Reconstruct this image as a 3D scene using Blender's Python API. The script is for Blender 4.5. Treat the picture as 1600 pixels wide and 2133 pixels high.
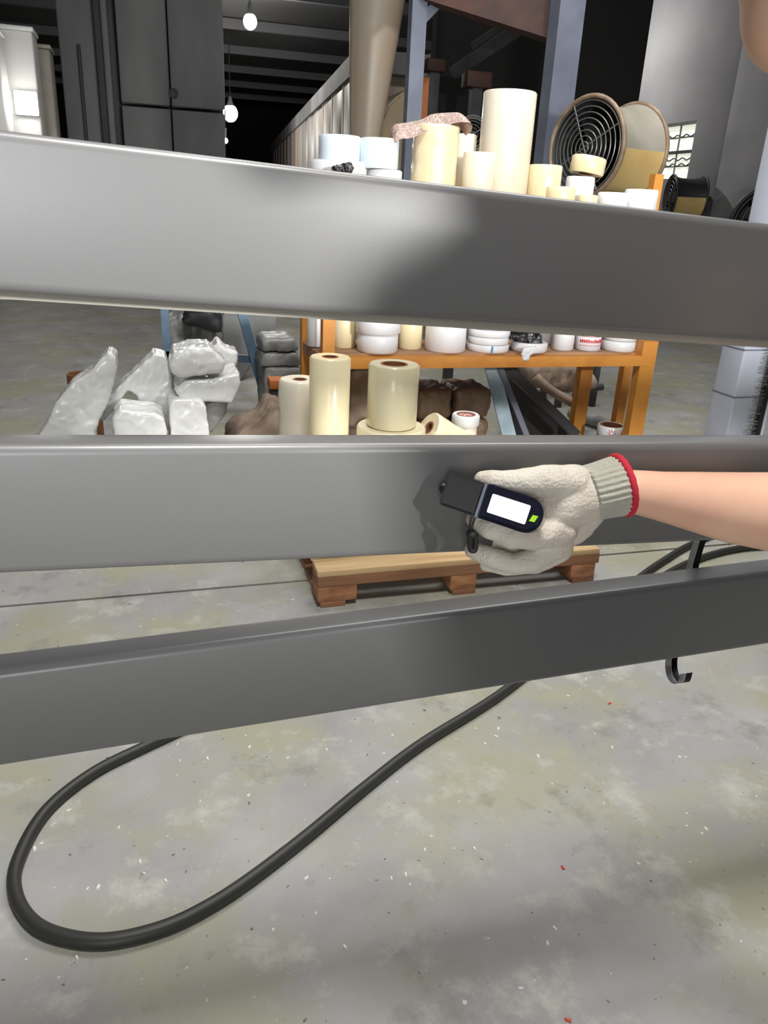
import bpy, bmesh, math, random
from mathutils import Vector, Matrix, noise
random.seed(7)
scene = bpy.context.scene
for o in list(bpy.data.objects): bpy.data.objects.remove(o)
COL = scene.collection

# ------------------------------------------------------------------ camera
FPX, CX, CY, CAMH = 1600.0, 800.0, 1066.5, 1.3
_down = Vector((600 - CX, 5100 - CY, FPX)).normalized()
_xv = 305 - CX
_yv = -(_down.x * _xv + _down.z * FPX) / _down.y
_Y = Vector((_xv, _yv, FPX)).normalized()
_U = -_down
_X = _Y.cross(_U)
CAM = Vector((0, 0, CAMH))
def c2w(v):                       # camera (x right, y down, z forward) to world
    return Vector((_X.dot(v), _Y.dot(v), _U.dot(v)))
cam_d = bpy.data.cameras.new('camera')
cam = bpy.data.objects.new('camera', cam_d); COL.objects.link(cam)
rx, ry, rz = c2w(Vector((1, 0, 0))), c2w(Vector((0, -1, 0))), c2w(Vector((0, 0, -1)))
cam.matrix_world = Matrix(((rx.x, ry.x, rz.x, 0), (rx.y, ry.y, rz.y, 0), (rx.z, ry.z, rz.z, CAMH), (0, 0, 0, 1)))
cam_d.sensor_fit = 'VERTICAL'; cam_d.sensor_height = 32.0; cam_d.lens = FPX / 2133 * 32.0
cam_d.clip_start = 0.02; cam_d.clip_end = 200
scene.camera = cam
def ray(px, py): return c2w(Vector((px - CX, py - CY, FPX)))
def atY(px, py, Y): r = ray(px, py); return CAM + r * (Y / r.y)
def atZ(px, py, Z): r = ray(px, py); return CAM + r * ((Z - CAMH) / r.z)
def atX(px, py, X): r = ray(px, py); return CAM + r * (X / r.x)
_F = c2w(Vector((0, 0, 1)))
def ppm(p): return FPX / (Vector(p) - CAM).dot(_F)      # pixels per metre at a point

# ------------------------------------------------------------------ light
w = bpy.data.worlds.new('world'); scene.world = w; w.use_nodes = True
w.node_tree.nodes['Background'].inputs[0].default_value = (0.93, 0.97, 1.0, 1)
w.node_tree.nodes['Background'].inputs[1].default_value = 0.07
def area(name, loc, target, sx, sy, power, col=(1, 1, 1)):
    d = bpy.data.lights.new(name, 'AREA'); d.shape = 'RECTANGLE'; d.size = sx; d.size_y = sy
    d.energy = power; d.color = col
    o = bpy.data.objects.new(name, d); COL.objects.link(o); o.location = loc
    o.rotation_euler = (Vector(target) - Vector(loc)).to_track_quat('-Z', 'Y').to_euler()
    return o
area('side_key_light', (2.06, -1.82, 1.83), (0.3, 0.9, 1.15), 0.25, 0.30, 360, (1.0, 0.99, 0.96))  # added unseen key light, placed so the worker's shadow darkens the right of the beams
area('loading_door_daylight', (-2.0, -6.8, 2.0), (0, 1, 1.2), 1.9, 2.6, 200, (0.97, 0.99, 1.0))
area('overhead_high_bay_light', (0.3, 0.32, 4.9), (0.4, 1.5, 0.0), 0.8, 0.8, 190, (1.0, 0.98, 0.93))
area('rack_fill_light', (2.2, 4.0, 5.3), (2.2, 3.9, 0), 3.6, 1.6, 220, (1.0, 0.99, 0.96))  # added fill light brightening the rack and floor, no roof opening here
scene.view_settings.view_transform = 'Standard'
scene.view_settings.look = 'None'
scene.view_settings.exposure = 0.0
scene.view_settings.gamma = 1.0
scene.view_settings.use_curve_mapping = False

# ------------------------------------------------------------------ materials
def srgb(r, g, b):
    f = lambda c: (c / 255 / 12.92) if c / 255 <= 0.04045 else ((c / 255 + 0.055) / 1.055) ** 2.4
    return (f(r), f(g), f(b), 1)
def mat(name, col, rough=0.6, metal=0.0, noise_scale=None, col2=None, bump=0.0, bump_scale=40, coat=0.0,
        spec=0.5, emit=None, estr=0, stretch=(1, 1, 1), lo=0.35, hi=0.65, sss=0.0, trans=0.0, detail=5, ridged=False, bdist=.01):
    m = bpy.data.materials.new(name); m.use_nodes = True
    nt = m.node_tree; b = nt.nodes['Principled BSDF']
    b.inputs['Base Color'].default_value = col; b.inputs['Roughness'].default_value = rough
    b.inputs['Metallic'].default_value = metal; b.inputs['Specular IOR Level'].default_value = spec
    b.inputs['Coat Weight'].default_value = coat; b.inputs['Coat Roughness'].default_value = 0.12
    if sss: b.inputs['Subsurface Weight'].default_value = sss; b.inputs['Subsurface Radius'].default_value = (0.02, 0.008, 0.004)
    if trans: b.inputs['Transmission Weight'].default_value = trans
    if emit: b.inputs['Emission Color'].default_value = emit; b.inputs['Emission Strength'].default_value = estr
    if noise_scale or bump:
        tc = nt.nodes.new('ShaderNodeTexCoord'); mp = nt.nodes.new('ShaderNodeMapping')
        mp.inputs['Scale'].default_value = stretch
        nt.links.new(tc.outputs['Object'], mp.inputs['Vector'])
    if noise_scale:
        n = nt.nodes.new('ShaderNodeTexNoise'); n.inputs['Scale'].default_value = noise_scale; n.inputs['Detail'].default_value = detail
        r = nt.nodes.new('ShaderNodeValToRGB')
        r.color_ramp.elements[0].position = lo; r.color_ramp.elements[1].position = hi
        r.color_ramp.elements[0].color = col; r.color_ramp.elements[1].color = col2
        nt.links.new(mp.outputs[0], n.inputs['Vector']); nt.links.new(n.outputs['Fac'], r.inputs[0])
        nt.links.new(r.outputs[0], b.inputs['Base Color'])
    if bump:
        n2 = nt.nodes.new('ShaderNodeTexNoise'); n2.inputs['Scale'].default_value = bump_scale; n2.inputs['Detail'].default_value = 4
        bp = nt.nodes.new('ShaderNodeBump'); bp.inputs['Strength'].default_value = bump; bp.inputs['Distance'].default_value = bdist
        if ridged: n2.noise_type = 'RIDGED_MULTIFRACTAL'; n2.inputs['Detail'].default_value = 2.5; n2.inputs['Distortion'].default_value = .6
        nt.links.new(mp.outputs[0], n2.inputs['Vector']); nt.links.new(n2.outputs['Fac'], bp.inputs['Height'])
        nt.links.new(bp.outputs[0], b.inputs['Normal'])
    return m
M = {}
M['powder'] = mat('grey_powder_coat', srgb(97, 97, 98), 0.33, bump=0.03, bump_scale=900, spec=0.6)
M['flange'] = mat('bare_flange', srgb(150, 146, 136), 0.5)
M['cream'] = mat('cream_film', srgb(238, 226, 190), 0.34, noise_scale=3, col2=srgb(230, 215, 174), coat=0.3, stretch=(1, 1, .3))
M['cream_pale'] = mat('pale_cream_film', srgb(231, 225, 209), 0.4, noise_scale=4, col2=srgb(225, 215, 192), coat=0.25, stretch=(1, 1, .3))
M['olive_film'] = mat('clear_wound_film', srgb(216, 208, 178), 0.28, noise_scale=3, col2=srgb(203, 193, 160), coat=0.4, stretch=(1, 1, .3))
M['white'] = mat('white_tape', srgb(232, 233, 236), 0.45, noise_scale=5, col2=srgb(222, 223, 228), coat=0.1)
M['bluewhite'] = mat('bluish_white_tape', srgb(216, 228, 238), 0.5)
M['core'] = mat('cardboard_core', srgb(128, 84, 56), 0.85)
M['red'] = mat('red_print', srgb(196, 52, 58), 0.6)
M['bluemark'] = mat('blue_mark', srgb(70, 150, 205), 0.5)
M['orange'] = mat('orange_steel_paint', srgb(214, 146, 62), 0.5, noise_scale=6, col2=srgb(190, 118, 50), lo=.45, hi=.75)
M['board'] = mat('shelf_board', srgb(188, 150, 118), 0.75, noise_scale=9, col2=srgb(150, 112, 84), stretch=(.3, 3, 3))
M['wood'] = mat('pallet_wood', srgb(150, 108, 76), 0.8, noise_scale=7, col2=srgb(112, 74, 52), bump=.3, bump_scale=60, stretch=(.25, 3, 3))
M['woodtop'] = mat('pallet_deck_wood', srgb(204, 176, 134), 0.8, noise_scale=7, col2=srgb(170, 138, 98), bump=.2, bump_scale=50, stretch=(.25, 3, 3))
M['block'] = mat('pallet_block_wood', srgb(166, 116, 80), 0.85, noise_scale=12, col2=srgb(124, 82, 54), bump=.3, bump_scale=60, stretch=(1, 1, 3))
M['hose'] = mat('black_rubber', srgb(44, 44, 42), 0.5)
M['black'] = mat('black_plastic', srgb(22, 22, 26), 0.35)
M['matteblack'] = mat('matte_black', srgb(38, 38, 40), 0.6)
M['navy'] = mat('dark_navy_plastic', srgb(24, 25, 40), 0.22, coat=0.4)
M['label'] = mat('lit_display', srgb(250, 250, 252), 0.3, emit=(1, 1, 1, 1), estr=0.6)
M['green'] = mat('green_mark', srgb(150, 205, 40), 0.4, emit=srgb(150, 205, 40), estr=0.35)
M['chrome'] = mat('bright_steel', srgb(205, 208, 212), 0.22, metal=1)
M['skin'] = mat('skin', srgb(232, 190, 162), 0.5, noise_scale=9, col2=srgb(224, 174, 150), sss=0.1)
M['shirt'] = mat('shirt_cloth', srgb(70, 76, 92), 0.9)
M['trouser'] = mat('trouser_cloth', srgb(48, 50, 58), 0.9)
M['hair'] = mat('hair', srgb(26, 22, 20), 0.6)
M['knit'] = mat('glove_knit', srgb(222, 216, 204), 0.95, noise_scale=18, col2=srgb(204, 194, 182), bump=.35, bump_scale=260)
M['cuff'] = mat('cuff_knit', srgb(226, 224, 212), 0.95, bump=.3, bump_scale=260)
M['redknit'] = mat('red_knit', srgb(196, 40, 62), 0.9)
M['wrap'] = mat('white_plastic_wrap', srgb(228, 228, 227), 0.25, noise_scale=9, col2=srgb(214, 215, 214), coat=.7, bump=.5, bump_scale=8, ridged=True, bdist=.014)
M['greybag'] = mat('grey_plastic', srgb(150, 150, 148), 0.4, noise_scale=9, col2=srgb(116, 116, 116), bump=.6, bump_scale=8, ridged=True, bdist=.012)
M['brownwrap'] = mat('brown_wrap', srgb(142, 117, 94), 0.4, noise_scale=7, col2=srgb(98, 78, 62), coat=.4, bump=.7, bump_scale=8, ridged=True, bdist=.012)
M['sack'] = mat('brown_sack', srgb(164, 146, 130), 0.8, noise_scale=9, col2=srgb(130, 112, 98), bump=.7, bump_scale=7, ridged=True, bdist=.014)
M['bluesteel'] = mat('blue_steel_paint', srgb(92, 118, 142), 0.5, noise_scale=8, col2=srgb(74, 96, 116))
M['paleblue'] = mat('pale_blue_steel', srgb(166, 190, 202), 0.4, noise_scale=8, col2=srgb(126, 146, 160))
M['bluegrey'] = mat('blue_grey_steel', srgb(112, 118, 134), 0.5, noise_scale=3, col2=srgb(92, 97, 112))
M['darksteel'] = mat('dark_steel', srgb(58, 58, 62), 0.55, noise_scale=5, col2=srgb(40, 40, 44))
M['column'] = mat('column_paint', srgb(208, 214, 232), 0.45, noise_scale=2.5, col2=srgb(188, 192, 206), stretch=(1, 1, .4))
M['greysheet'] = mat('grey_sheet', srgb(116, 118, 118), 0.5)
M['rustred'] = mat('red_brown_steel', srgb(74, 44, 34), 0.7, noise_scale=5, col2=srgb(48, 29, 24))
M['fan_skin'] = mat('fan_grey_paint', srgb(160, 156, 146), 0.45, noise_scale=4, col2=srgb(146, 140, 128))
M['fan_yellow'] = mat('fan_yellow_dust', srgb(206, 180, 122), 0.7, noise_scale=3, col2=srgb(190, 158, 96))
M['fan_rim'] = mat('fan_rim', srgb(150, 132, 112), 0.5, noise_scale=10, col2=srgb(118, 98, 78))
M['fan_in'] = mat('fan_inside', srgb(34, 34, 36), 0.6)
M['wire'] = mat('guard_wire', srgb(120, 120, 118), 0.4, metal=.5)
M['panel'] = mat('booth_panel', srgb(128, 128, 129), 0.75, noise_scale=1.1, col2=srgb(98, 98, 100), stretch=(1, 1, .25), bump=.2, bump_scale=6)
M['panel_dark'] = mat('booth_panel_dark', srgb(82, 82, 84), 0.7, noise_scale=1.4, col2=srgb(64, 64, 66), stretch=(1, 1, .2))
M['whitepaint'] = mat('white_painted_metal', srgb(214, 214, 212), 0.4)
M['oven'] = mat('oven_panel', srgb(160, 155, 150), 0.5, noise_scale=.7, col2=srgb(168, 152, 138), stretch=(1, 1, .12), lo=.45, hi=.62)
M['hopper'] = mat('hopper_metal', srgb(176, 168, 152), 0.45, noise_scale=1.3, col2=srgb(178, 150, 126), stretch=(1, 1, .15), lo=.4, hi=.6)
M['tan'] = mat('tan_tank', srgb(164, 144, 112), 0.6, noise_scale=1.5, col2=srgb(138, 122, 98))
M['orangetrim'] = mat('orange_trim', srgb(178, 104, 54), 0.6)
M['plaster'] = mat('wall_plaster', srgb(118, 118, 122), 0.9, noise_scale=.5, col2=srgb(98, 98, 102), bump=.1, bump_scale=5)
M['pilaster'] = mat('pilaster_plaster', srgb(158, 158, 162), 0.9, noise_scale=1.2, col2=srgb(140, 140, 145))
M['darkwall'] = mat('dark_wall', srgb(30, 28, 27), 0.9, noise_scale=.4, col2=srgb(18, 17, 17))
M['roof'] = mat('roof_sheet', srgb(40, 40, 42), 0.7, noise_scale=.6, col2=srgb(28, 28, 30))
M['purlin'] = mat('purlin_steel', srgb(74, 74, 78), 0.5)
M['glow'] = mat('lamp_and_hot_spot_glow', (1, 1, 1, 1), 0.5, emit=(1, 0.98, 0.92, 1), estr=22)
M['pane'] = mat('frosted_daylit_pane', srgb(226, 232, 216), 0.4, emit=srgb(240, 246, 226), estr=0.75)
M['rag'] = mat('pink_rag', srgb(212, 190, 181), 0.95, noise_scale=12, col2=srgb(196, 172, 163))
M['silver'] = mat('crinkled_foil', srgb(96, 96, 100), 0.2, metal=.8, noise_scale=24, col2=srgb(20, 20, 22), bump=.8, bump_scale=60)
M['cliprim'] = mat('clip_rubber', srgb(30, 30, 32), 0.5)
M['whitechip'] = mat('white_chip', srgb(222, 221, 208), 0.6)
M['redchip'] = mat('red_chip', srgb(196, 66, 58), 0.6)

def floor_mat():
    m = bpy.data.materials.new('worn_concrete'); m.use_nodes = True
    nt = m.node_tree; N = nt.nodes; L = nt.links; b = N['Principled BSDF']
    tc = N.new('ShaderNodeTexCoord')
    def nz(scale, detail=6, rough=.6):
        n = N.new('ShaderNodeTexNoise'); n.inputs['Scale'].default_value = scale
        n.inputs['Detail'].default_value = detail; n.inputs['Roughness'].default_value = rough
        L.new(tc.outputs['Object'], n.inputs['Vector']); return n.outputs['Fac']
    def ramp(src, p0, p1, c0=(0, 0, 0, 1), c1=(1, 1, 1, 1)):
        r = N.new('ShaderNodeValToRGB'); r.color_ramp.elements[0].position = p0; r.color_ramp.elements[1].position = p1
        r.color_ramp.elements[0].color = c0; r.color_ramp.elements[1].color = c1; L.new(src, r.inputs[0]); return r.outputs[0]
    def mix(fac, a, c, typ='MIX'):
        x = N.new('ShaderNodeMix'); x.data_type = 'RGBA'; x.blend_type = typ
        if isinstance(fac, float): x.inputs[0].default_value = fac
        else: L.new(fac, x.inputs[0])
        for s, i in ((a, 6), (c, 7)):
            if isinstance(s, tuple): x.inputs[i].default_value = s
            else: L.new(s, x.inputs[i])
        return x.outputs[2]
    base = ramp(nz(2.2), .3, .7, srgb(138, 138, 138), srgb(166, 165, 164))
    c = mix(ramp(nz(1.7, 7, .65), .44, .6), base, srgb(153, 151, 131))
    c = mix(ramp(nz(5.5, 8, .7), .54, .68), c, srgb(176, 175, 168))
    c = mix(ramp(nz(3.7, 8, .7), .57, .76), c, srgb(110, 109, 102))
    c = mix(ramp(nz(60, 2, .5), .71, .76), c, srgb(86, 86, 86))
    c = mix(ramp(nz(24, 3, .5), .73, .77), c, srgb(100, 100, 98))
    c = mix(ramp(nz(45, 2, .5), .72, .75), c, srgb(206, 205, 198))
    L.new(c, b.inputs['Base Color'])
    L.new(ramp(nz(3), .3, .7, (.5, .5, .5, 1), (.75, .75, .75, 1)), b.inputs['Roughness'])
    bp = N.new('ShaderNodeBump'); bp.inputs['Strength'].default_value = .25; bp.inputs['Distance'].default_value = .01
    L.new(nz(40, 6, .7), bp.inputs['Height']); L.new(bp.outputs[0], b.inputs['Normal'])
    return m
M['floor'] = floor_mat()

# ------------------------------------------------------------------ helpers
def link(name, me, m, parent=None, smooth=False):
    if m is not None: me.materials.append(m)
    if smooth:
        for p in me.polygons: p.use_smooth = True
    o = bpy.data.objects.new(name, me); COL.objects.link(o)
    if parent is not None: o.parent = parent
    return o
def finish(name, bm, m, parent=None, smooth=False, angle=None):
    bmesh.ops.recalc_face_normals(bm, faces=bm.faces)
    me = bpy.data.meshes.new(name); bm.to_mesh(me); bm.free()
    o = link(name, me, m, parent, smooth)
    if smooth and angle:
        me.set_sharp_from_angle(angle=math.radians(angle))
    return o
def tag(o, label, cat=None, group=None, kind=None):
    if label: o['label'] = label
    if cat: o['category'] = cat
    if group: o['group'] = group
    if kind: o['kind'] = kind
    return o
def thing(name, loc, label, cat, group=None):
    o = bpy.data.objects.new(name, None); COL.objects.link(o); o.location = loc; o.empty_display_size = .05
    return tag(o, label, cat, group)
def struct(o): o['kind'] = 'structure'; return o
def bm_box(bm, a, b):
    (x0, y0, z0), (x1, y1, z1) = a, b
    v = [bm.verts.new(p) for p in ((x0, y0, z0), (x1, y0, z0), (x1, y1, z0), (x0, y1, z0), (x0, y0, z1), (x1, y0, z1), (x1, y1, z1), (x0, y1, z1))]
    for f in ((0, 3, 2, 1), (4, 5, 6, 7), (0, 1, 5, 4), (1, 2, 6, 5), (2, 3, 7, 6), (3, 0, 4, 7)): bm.faces.new([v[i] for i in f])
    return v
def box(name, a, b, m, parent=None, bev=0.0, seg=2):
    bm = bmesh.new(); bm_box(bm, a, b)
    if bev: bmesh.ops.bevel(bm, geom=bm.edges[:], offset=bev, segments=seg, affect='EDGES', profile=.5)
    return finish(name, bm, m, parent, smooth=bool(bev), angle=50)
def orient(d, upv=Vector((0, 0, 1))):
    z = Vector(d).normalized(); x = upv.cross(z)
    if x.length < 1e-4: x = Vector((1, 0, 0)).cross(z)
    x.normalize(); y = z.cross(x)
    return Matrix((x, y, z)).transposed()
def bar(name, p, q, wx, wy, m, parent=None, upv=Vector((0, 1, 0)), bev=0.0):
    p, q = Vector(p), Vector(q); L = (q - p).length; R = orient(q - p, upv).to_4x4()
    bm = bmesh.new(); bm_box(bm, (-wx / 2, -wy / 2, 0), (wx / 2, wy / 2, L))
    if bev: bmesh.ops.bevel(bm, geom=bm.edges[:], offset=bev, segments=2, affect='EDGES')
    bm.transform(Matrix.Translation(p) @ R)
    return finish(name, bm, m, parent, smooth=bool(bev), angle=50)
def catmull(P, n=10, closed=False):
    out = []; P = [Vector(p) for p in P]; N = len(P)
    for i in range(N - 1 if not closed else N):
        a = P[max(i - 1, 0)] if not closed else P[i - 1]; b = P[i]; c = P[(i + 1) % N]
        d = P[min(i + 2, N - 1)] if not closed else P[(i + 2) % N]
        for k in range(n):
            t = k / n
            out.append(.5 * ((2 * b) + (c - a) * t + (2 * a - 5 * b + 4 * c - d) * t * t + (3 * b - a - 3 * c + d) * t ** 3))
    if not closed: out.append(P[-1])
    return out
def bm_tube(bm, pts, r, seg=10, closed=False, rr=None):
    rings = []; N = len(pts); prev = None
    for i, p in enumerate(pts):
        a = pts[i - 1] if (i > 0 or closed) else pts[i]; b = pts[(i + 1) % N] if (i < N - 1 or closed) else pts[i]
        d = (b - a).normalized()
        if prev is None:
            x = d.cross(Vector((0, 0, 1)))
            if x.length < .05: x = d.cross(Vector((1, 0, 0)))
        else: x = prev - d * prev.dot(d)
        x.normalize(); prev = x; y = d.cross(x)
        R = rr[i] if rr else r
        rings.append([bm.verts.new(p + (x * math.cos(2 * math.pi * k / seg) + y * math.sin(2 * math.pi * k / seg)) * R) for k in range(seg)])
    for i in range(N if closed else N - 1):
        A, B = rings[i], rings[(i + 1) % N]
        for k in range(seg): bm.faces.new((A[k], A[(k + 1) % seg], B[(k + 1) % seg], B[k]))
    if not closed: bm.faces.new(rings[0][::-1]); bm.faces.new(rings[-1])
def tube(name, pts, r, m, parent=None, seg=10, closed=False, rr=None):
    bm = bmesh.new(); bm_tube(bm, [Vector(p) for p in pts], r, seg, closed, rr)
    return finish(name, bm, m, parent, smooth=True, angle=60)
def bm_lathe(bm, prof, seg=40, closed=False):
    rings = [[bm.verts.new((r * math.cos(2 * math.pi * k / seg), r * math.sin(2 * math.pi * k / seg), z)) for k in range(seg)] for r, z in prof]
    n = len(prof)
    for i in range(n if closed else n - 1):
        A, B = rings[i], rings[(i + 1) % n]
        for k in range(seg): bm.faces.new((A[k], A[(k + 1) % seg], B[(k + 1) % seg], B[k]))
    if not closed:
        for rg in (rings[0], rings[-1]):
            try: bm.faces.new(rg)
            except ValueError: pass
def prism(name, poly, depth, m, parent=None, axis=Vector((0, 1, 0)), bev=0.0):
    bm = bmesh.new(); a = [bm.verts.new(p) for p in poly]; b = [bm.verts.new(Vector(p) + axis * depth) for p in poly]
    bm.faces.new(a); bm.faces.new(b[::-1]); n = len(a)
    for i in range(n): bm.faces.new((a[i], a[(i + 1) % n], b[(i + 1) % n], b[i]))
    if bev: bmesh.ops.bevel(bm, geom=bm.edges[:], offset=bev, segments=2, affect='EDGES')
    return finish(name, bm, m, parent, smooth=bool(bev), angle=50)
def bake(o, mods):
    """apply remesh / smooth modifiers into the mesh"""
    for kind, kw in mods:
        md = o.modifiers.new(kind.lower(), kind)
        for k, v in kw.items(): setattr(md, k, v)
    dg = bpy.context.evaluated_depsgraph_get(); dg.update()
    me = bpy.data.meshes.new_from_object(o.evaluated_get(dg), depsgraph=dg)
    o.modifiers.clear(); old = o.data; o.data = me; bpy.data.meshes.remove(old)
    for p in me.polygons: p.use_smooth = True
    return o
_b = bmesh.new(); bmesh.ops.create_icosphere(_b, subdivisions=3, radius=1)
ICO_V = [v.co.copy() for v in _b.verts]; ICO_F = [tuple(v.index for v in f.verts) for f in _b.faces]; _b.free()
def displace(o, fn):
    me = o.data; nr = [v.normal.copy() for v in me.vertices]; co = [v.co.copy() for v in me.vertices]
    flat = []
    for c, n in zip(co, nr): flat.extend(c + n * fn(c))
    me.vertices.foreach_set('co', flat); me.update()
def blob(name, segs, m, parent=None, voxel=.003, smooth=6, wrinkle=0.0, wscale=30, anis=None):
    """continuous surface grown from tapered limbs: segs = lists of (point, radius)"""
    VS, FS = [], []
    for s in segs:
        for (p, r), (q, t) in zip(s, s[1:]):
            p, q = Vector(p), Vector(q); n = max(2, int((q - p).length / (min(r, t) * .25)) + 1)
            for i in range(n + 1):
                f = i / n; rad = r + (t - r) * f; c = p.lerp(q, f); k = len(VS)
                VS += [c + v * rad for v in ICO_V]; FS += [tuple(j + k for j in fc) for fc in ICO_F]
    me = bpy.data.meshes.new(name); me.from_pydata(VS, [], FS)
    o = link(name, me, m, parent)
    bake(o, [('REMESH', dict(mode='VOXEL', voxel_size=voxel)), ('SMOOTH', dict(factor=.5, iterations=smooth))])
    if wrinkle:
        displace(o, lambda c: noise.noise(c * wscale) * wrinkle)
    return o
def lump(name, poly, depth, m, parent=None, axis=Vector((0, 1, 0)), voxel=.018, smooth=5, amp=.012, sc=9, seed=0):
    """plastic wrapped body: an outline with real thickness, rounded and crumpled"""
    o = prism(name, poly, depth, m, parent, axis)
    bake(o, [('REMESH', dict(mode='VOXEL', voxel_size=voxel)), ('SMOOTH', dict(factor=.5, iterations=smooth))])
    off = Vector((seed * 3.7, seed * 1.3, 0))
    def fn(c):
        c = c + off
        rg = 1 - 2.2 * abs(noise.noise(Vector((c.x * sc, c.y * sc, c.z * sc * .7)))); r2 = 1 - 2.2 * abs(noise.noise(c * sc * 2.9 + Vector((5, 1, 2))))
        return (rg * .55 + r2 * .42) * amp
    displace(o, fn)
    return o

# ------------------------------------------------------------------ structure
fl = box('floor', (-14, -7, -.25), (9.0, 46, -.03), M['floor']); struct(fl)
box('concrete_slab', (-14, -7, -.03), (9.0, 2.515, 0), M['floor'], fl)
box('concrete_slab', (-14, 2.53, -.03), (9.0, 12.2, 0), M['floor'], fl)
box('concrete_slab', (-14, 12.22, -.03), (9.0, 46, 0), M['floor'], fl)
XW = 9.0
# right wall with a window opening
wy1, wy0 = atX(1375, 265, XW).y + .02, atX(1452, 250, XW).y
wz1 = atX(1452, 250, XW).z; wz0 = atX(1430, 372, XW).z - .02
bm = bmesh.new()
bm_box(bm, (XW, -7, 0), (XW + .3, wy0, 6)); bm_box(bm, (XW, wy1, 0), (XW + .3, 46, 6))
bm_box(bm, (XW, wy0, 0), (XW + .3, wy1, wz0)); bm_box(bm, (XW, wy0, wz1), (XW + .3, wy1, 6))
struct(finish('wall_right', bm, M['plaster']))
wr = bpy.data.objects['wall_right']
def pilaster(px0, px1, d):
    y1, y0 = atX(px0, 380, XW).y, atX(px1, 380, XW).y
    return box('pilaster', (XW - d, y0, 0), (XW - .001, y1, 5.6), M['pilaster'], wr)
pilaster(1506, 1606, .12)
# window
win = bpy.data.objects.new('window_1', None); COL.objects.link(win); win.location = (XW, wy0, wz0); struct(win)
win['label'] = 'small daylit window with thin bars in the grey wall'
def wbox(n, y0, z0, y1, z1, x0, x1, m):
    o = box(n, (x0 - XW, y0 - wy0, z0 - wz0), (x1 - XW, y1 - wy0, z1 - wz0), m, win); return o
nc, nr = 2, 4
for i in range(nc):
    for j in range(nr):
        a = wy0 + (wy1 - wy0) * i / nc; b = wy0 + (wy1 - wy0) * (i + 1) / nc
        c = wz0 + (wz1 - wz0) * j / nr; d = wz0 + (wz1 - wz0) * (j + 1) / nr
        wbox('pane', a + .012, c + .012, b - .012, d - .012, XW + .10, XW + .11, M['pane'])
ym = (wy0 + wy1) / 2
wbox('window_bar', ym - .012, wz0, ym + .012, wz1, XW + .08, XW + .10, M['panel'])
for j in range(1, nr):
    z = wz0 + (wz1 - wz0) * j / nr
    if j == 2: wbox('window_rail', wy0, z - .03, wy1, z + .02, XW + .06, XW + .10, M['darksteel'])
    pts = [Vector((.07, (wy1 - wy0) * k / 24, z - wz0 + (.02 if j != 2 else -.12) + .02 * math.sin(k * 1.1))) for k in range(25)]
    tube('window_wire', pts, .012, M['darksteel'], win, 6)
wbox('window_frame', wy0, wz0, wy1, wz0 + .03, XW + .05, XW + .12, M['panel'])
wbox('window_frame', wy0, wz1 - .04, wy1, wz1, XW + .0, XW + .12, M['darksteel'])
# far wall and roof
struct(box('wall_back', (-14, 46, 0), (9.3, 46.3, 6), M['darkwall']))
struct(box('wall_left', (-14.3, 4, 0), (-14, 46, 6), M['darkwall']))
ce = struct(box('ceiling', (-14, 3.0, 5.95), (9.3, 46, 6.05), M['roof']))
for k in range(9):
    y = 9 + k * 4.0
    box('roof_purlin', (-14, y, 5.72), (9.0, y + .14, 5.95), M['purlin'], ce)
# low wall added out of view, keeping the side light off the lower beams
struct(box('wall_light_block', (.72, -1.10, 0), (2.9, -1.04, 1.565), M['plaster']))
# dark interior wall of the equipment bay behind the steel frame
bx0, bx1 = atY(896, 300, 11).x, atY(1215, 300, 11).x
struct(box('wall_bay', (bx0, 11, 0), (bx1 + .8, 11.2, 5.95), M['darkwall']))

# ------------------------------------------------------------------ hanging beams
def beam(Y, z_l, z_r, x_l, x_r, label):
    """z_l at x_l and z_r at x_r are heights of the top edge; beam runs on past both"""
    t, h = .05, .14
    sl = (z_r - z_l) / (x_r - x_l); ang = math.atan(sl)
    mid = .5; zt = z_l + sl * (mid - x_l)
    root = thing('hanging_beam', (mid, Y, zt - h), label, 'beam', 'grey hanging beams')
    root.rotation_euler = (0, -ang, 0)
    L0, L1 = -2.6, 2.6
    bm = bmesh.new(); bm_box(bm, (L0, 0, 0), (L1, t, h))
    le = [e for e in bm.edges if abs((e.verts[0].co - e.verts[1].co).x) > 1]
    bmesh.ops.bevel(bm, geom=le, offset=.010, segments=6, affect='EDGES', profile=.5)
    finish('tube', bm, M['powder'], root, smooth=True, angle=50)
    for x in (L0 - .003, L1):
        bm = bmesh.new(); bm_box(bm, (x, .004, .004), (x + .003, t - .004, h - .004)); finish('end_cap', bm, M['matteblack'], root)
    return root
B1 = beam(.821, 1.348, 1.303, -.121, .716, 'thick grey hanging beam, topmost of the three, in front of the shelf')
B2 = beam(.796, 1.065, 1.033, -.153, .769, 'middle grey hanging beam, the one the gloved hand holds the gauge against')
B3 = beam(.883, .756, .788, -.205, .914, 'lowest grey hanging beam, just above the concrete floor')
# back flange of the top beam, hanging below its rear edge
bm = bmesh.new(); bm_box(bm, (-2.6, .046, -.012), (2.6, .0495, .012)); finish('flange', bm, M['flange'], B1)
B1.children[-1]['label'] = 'pale thin flange'
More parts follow.
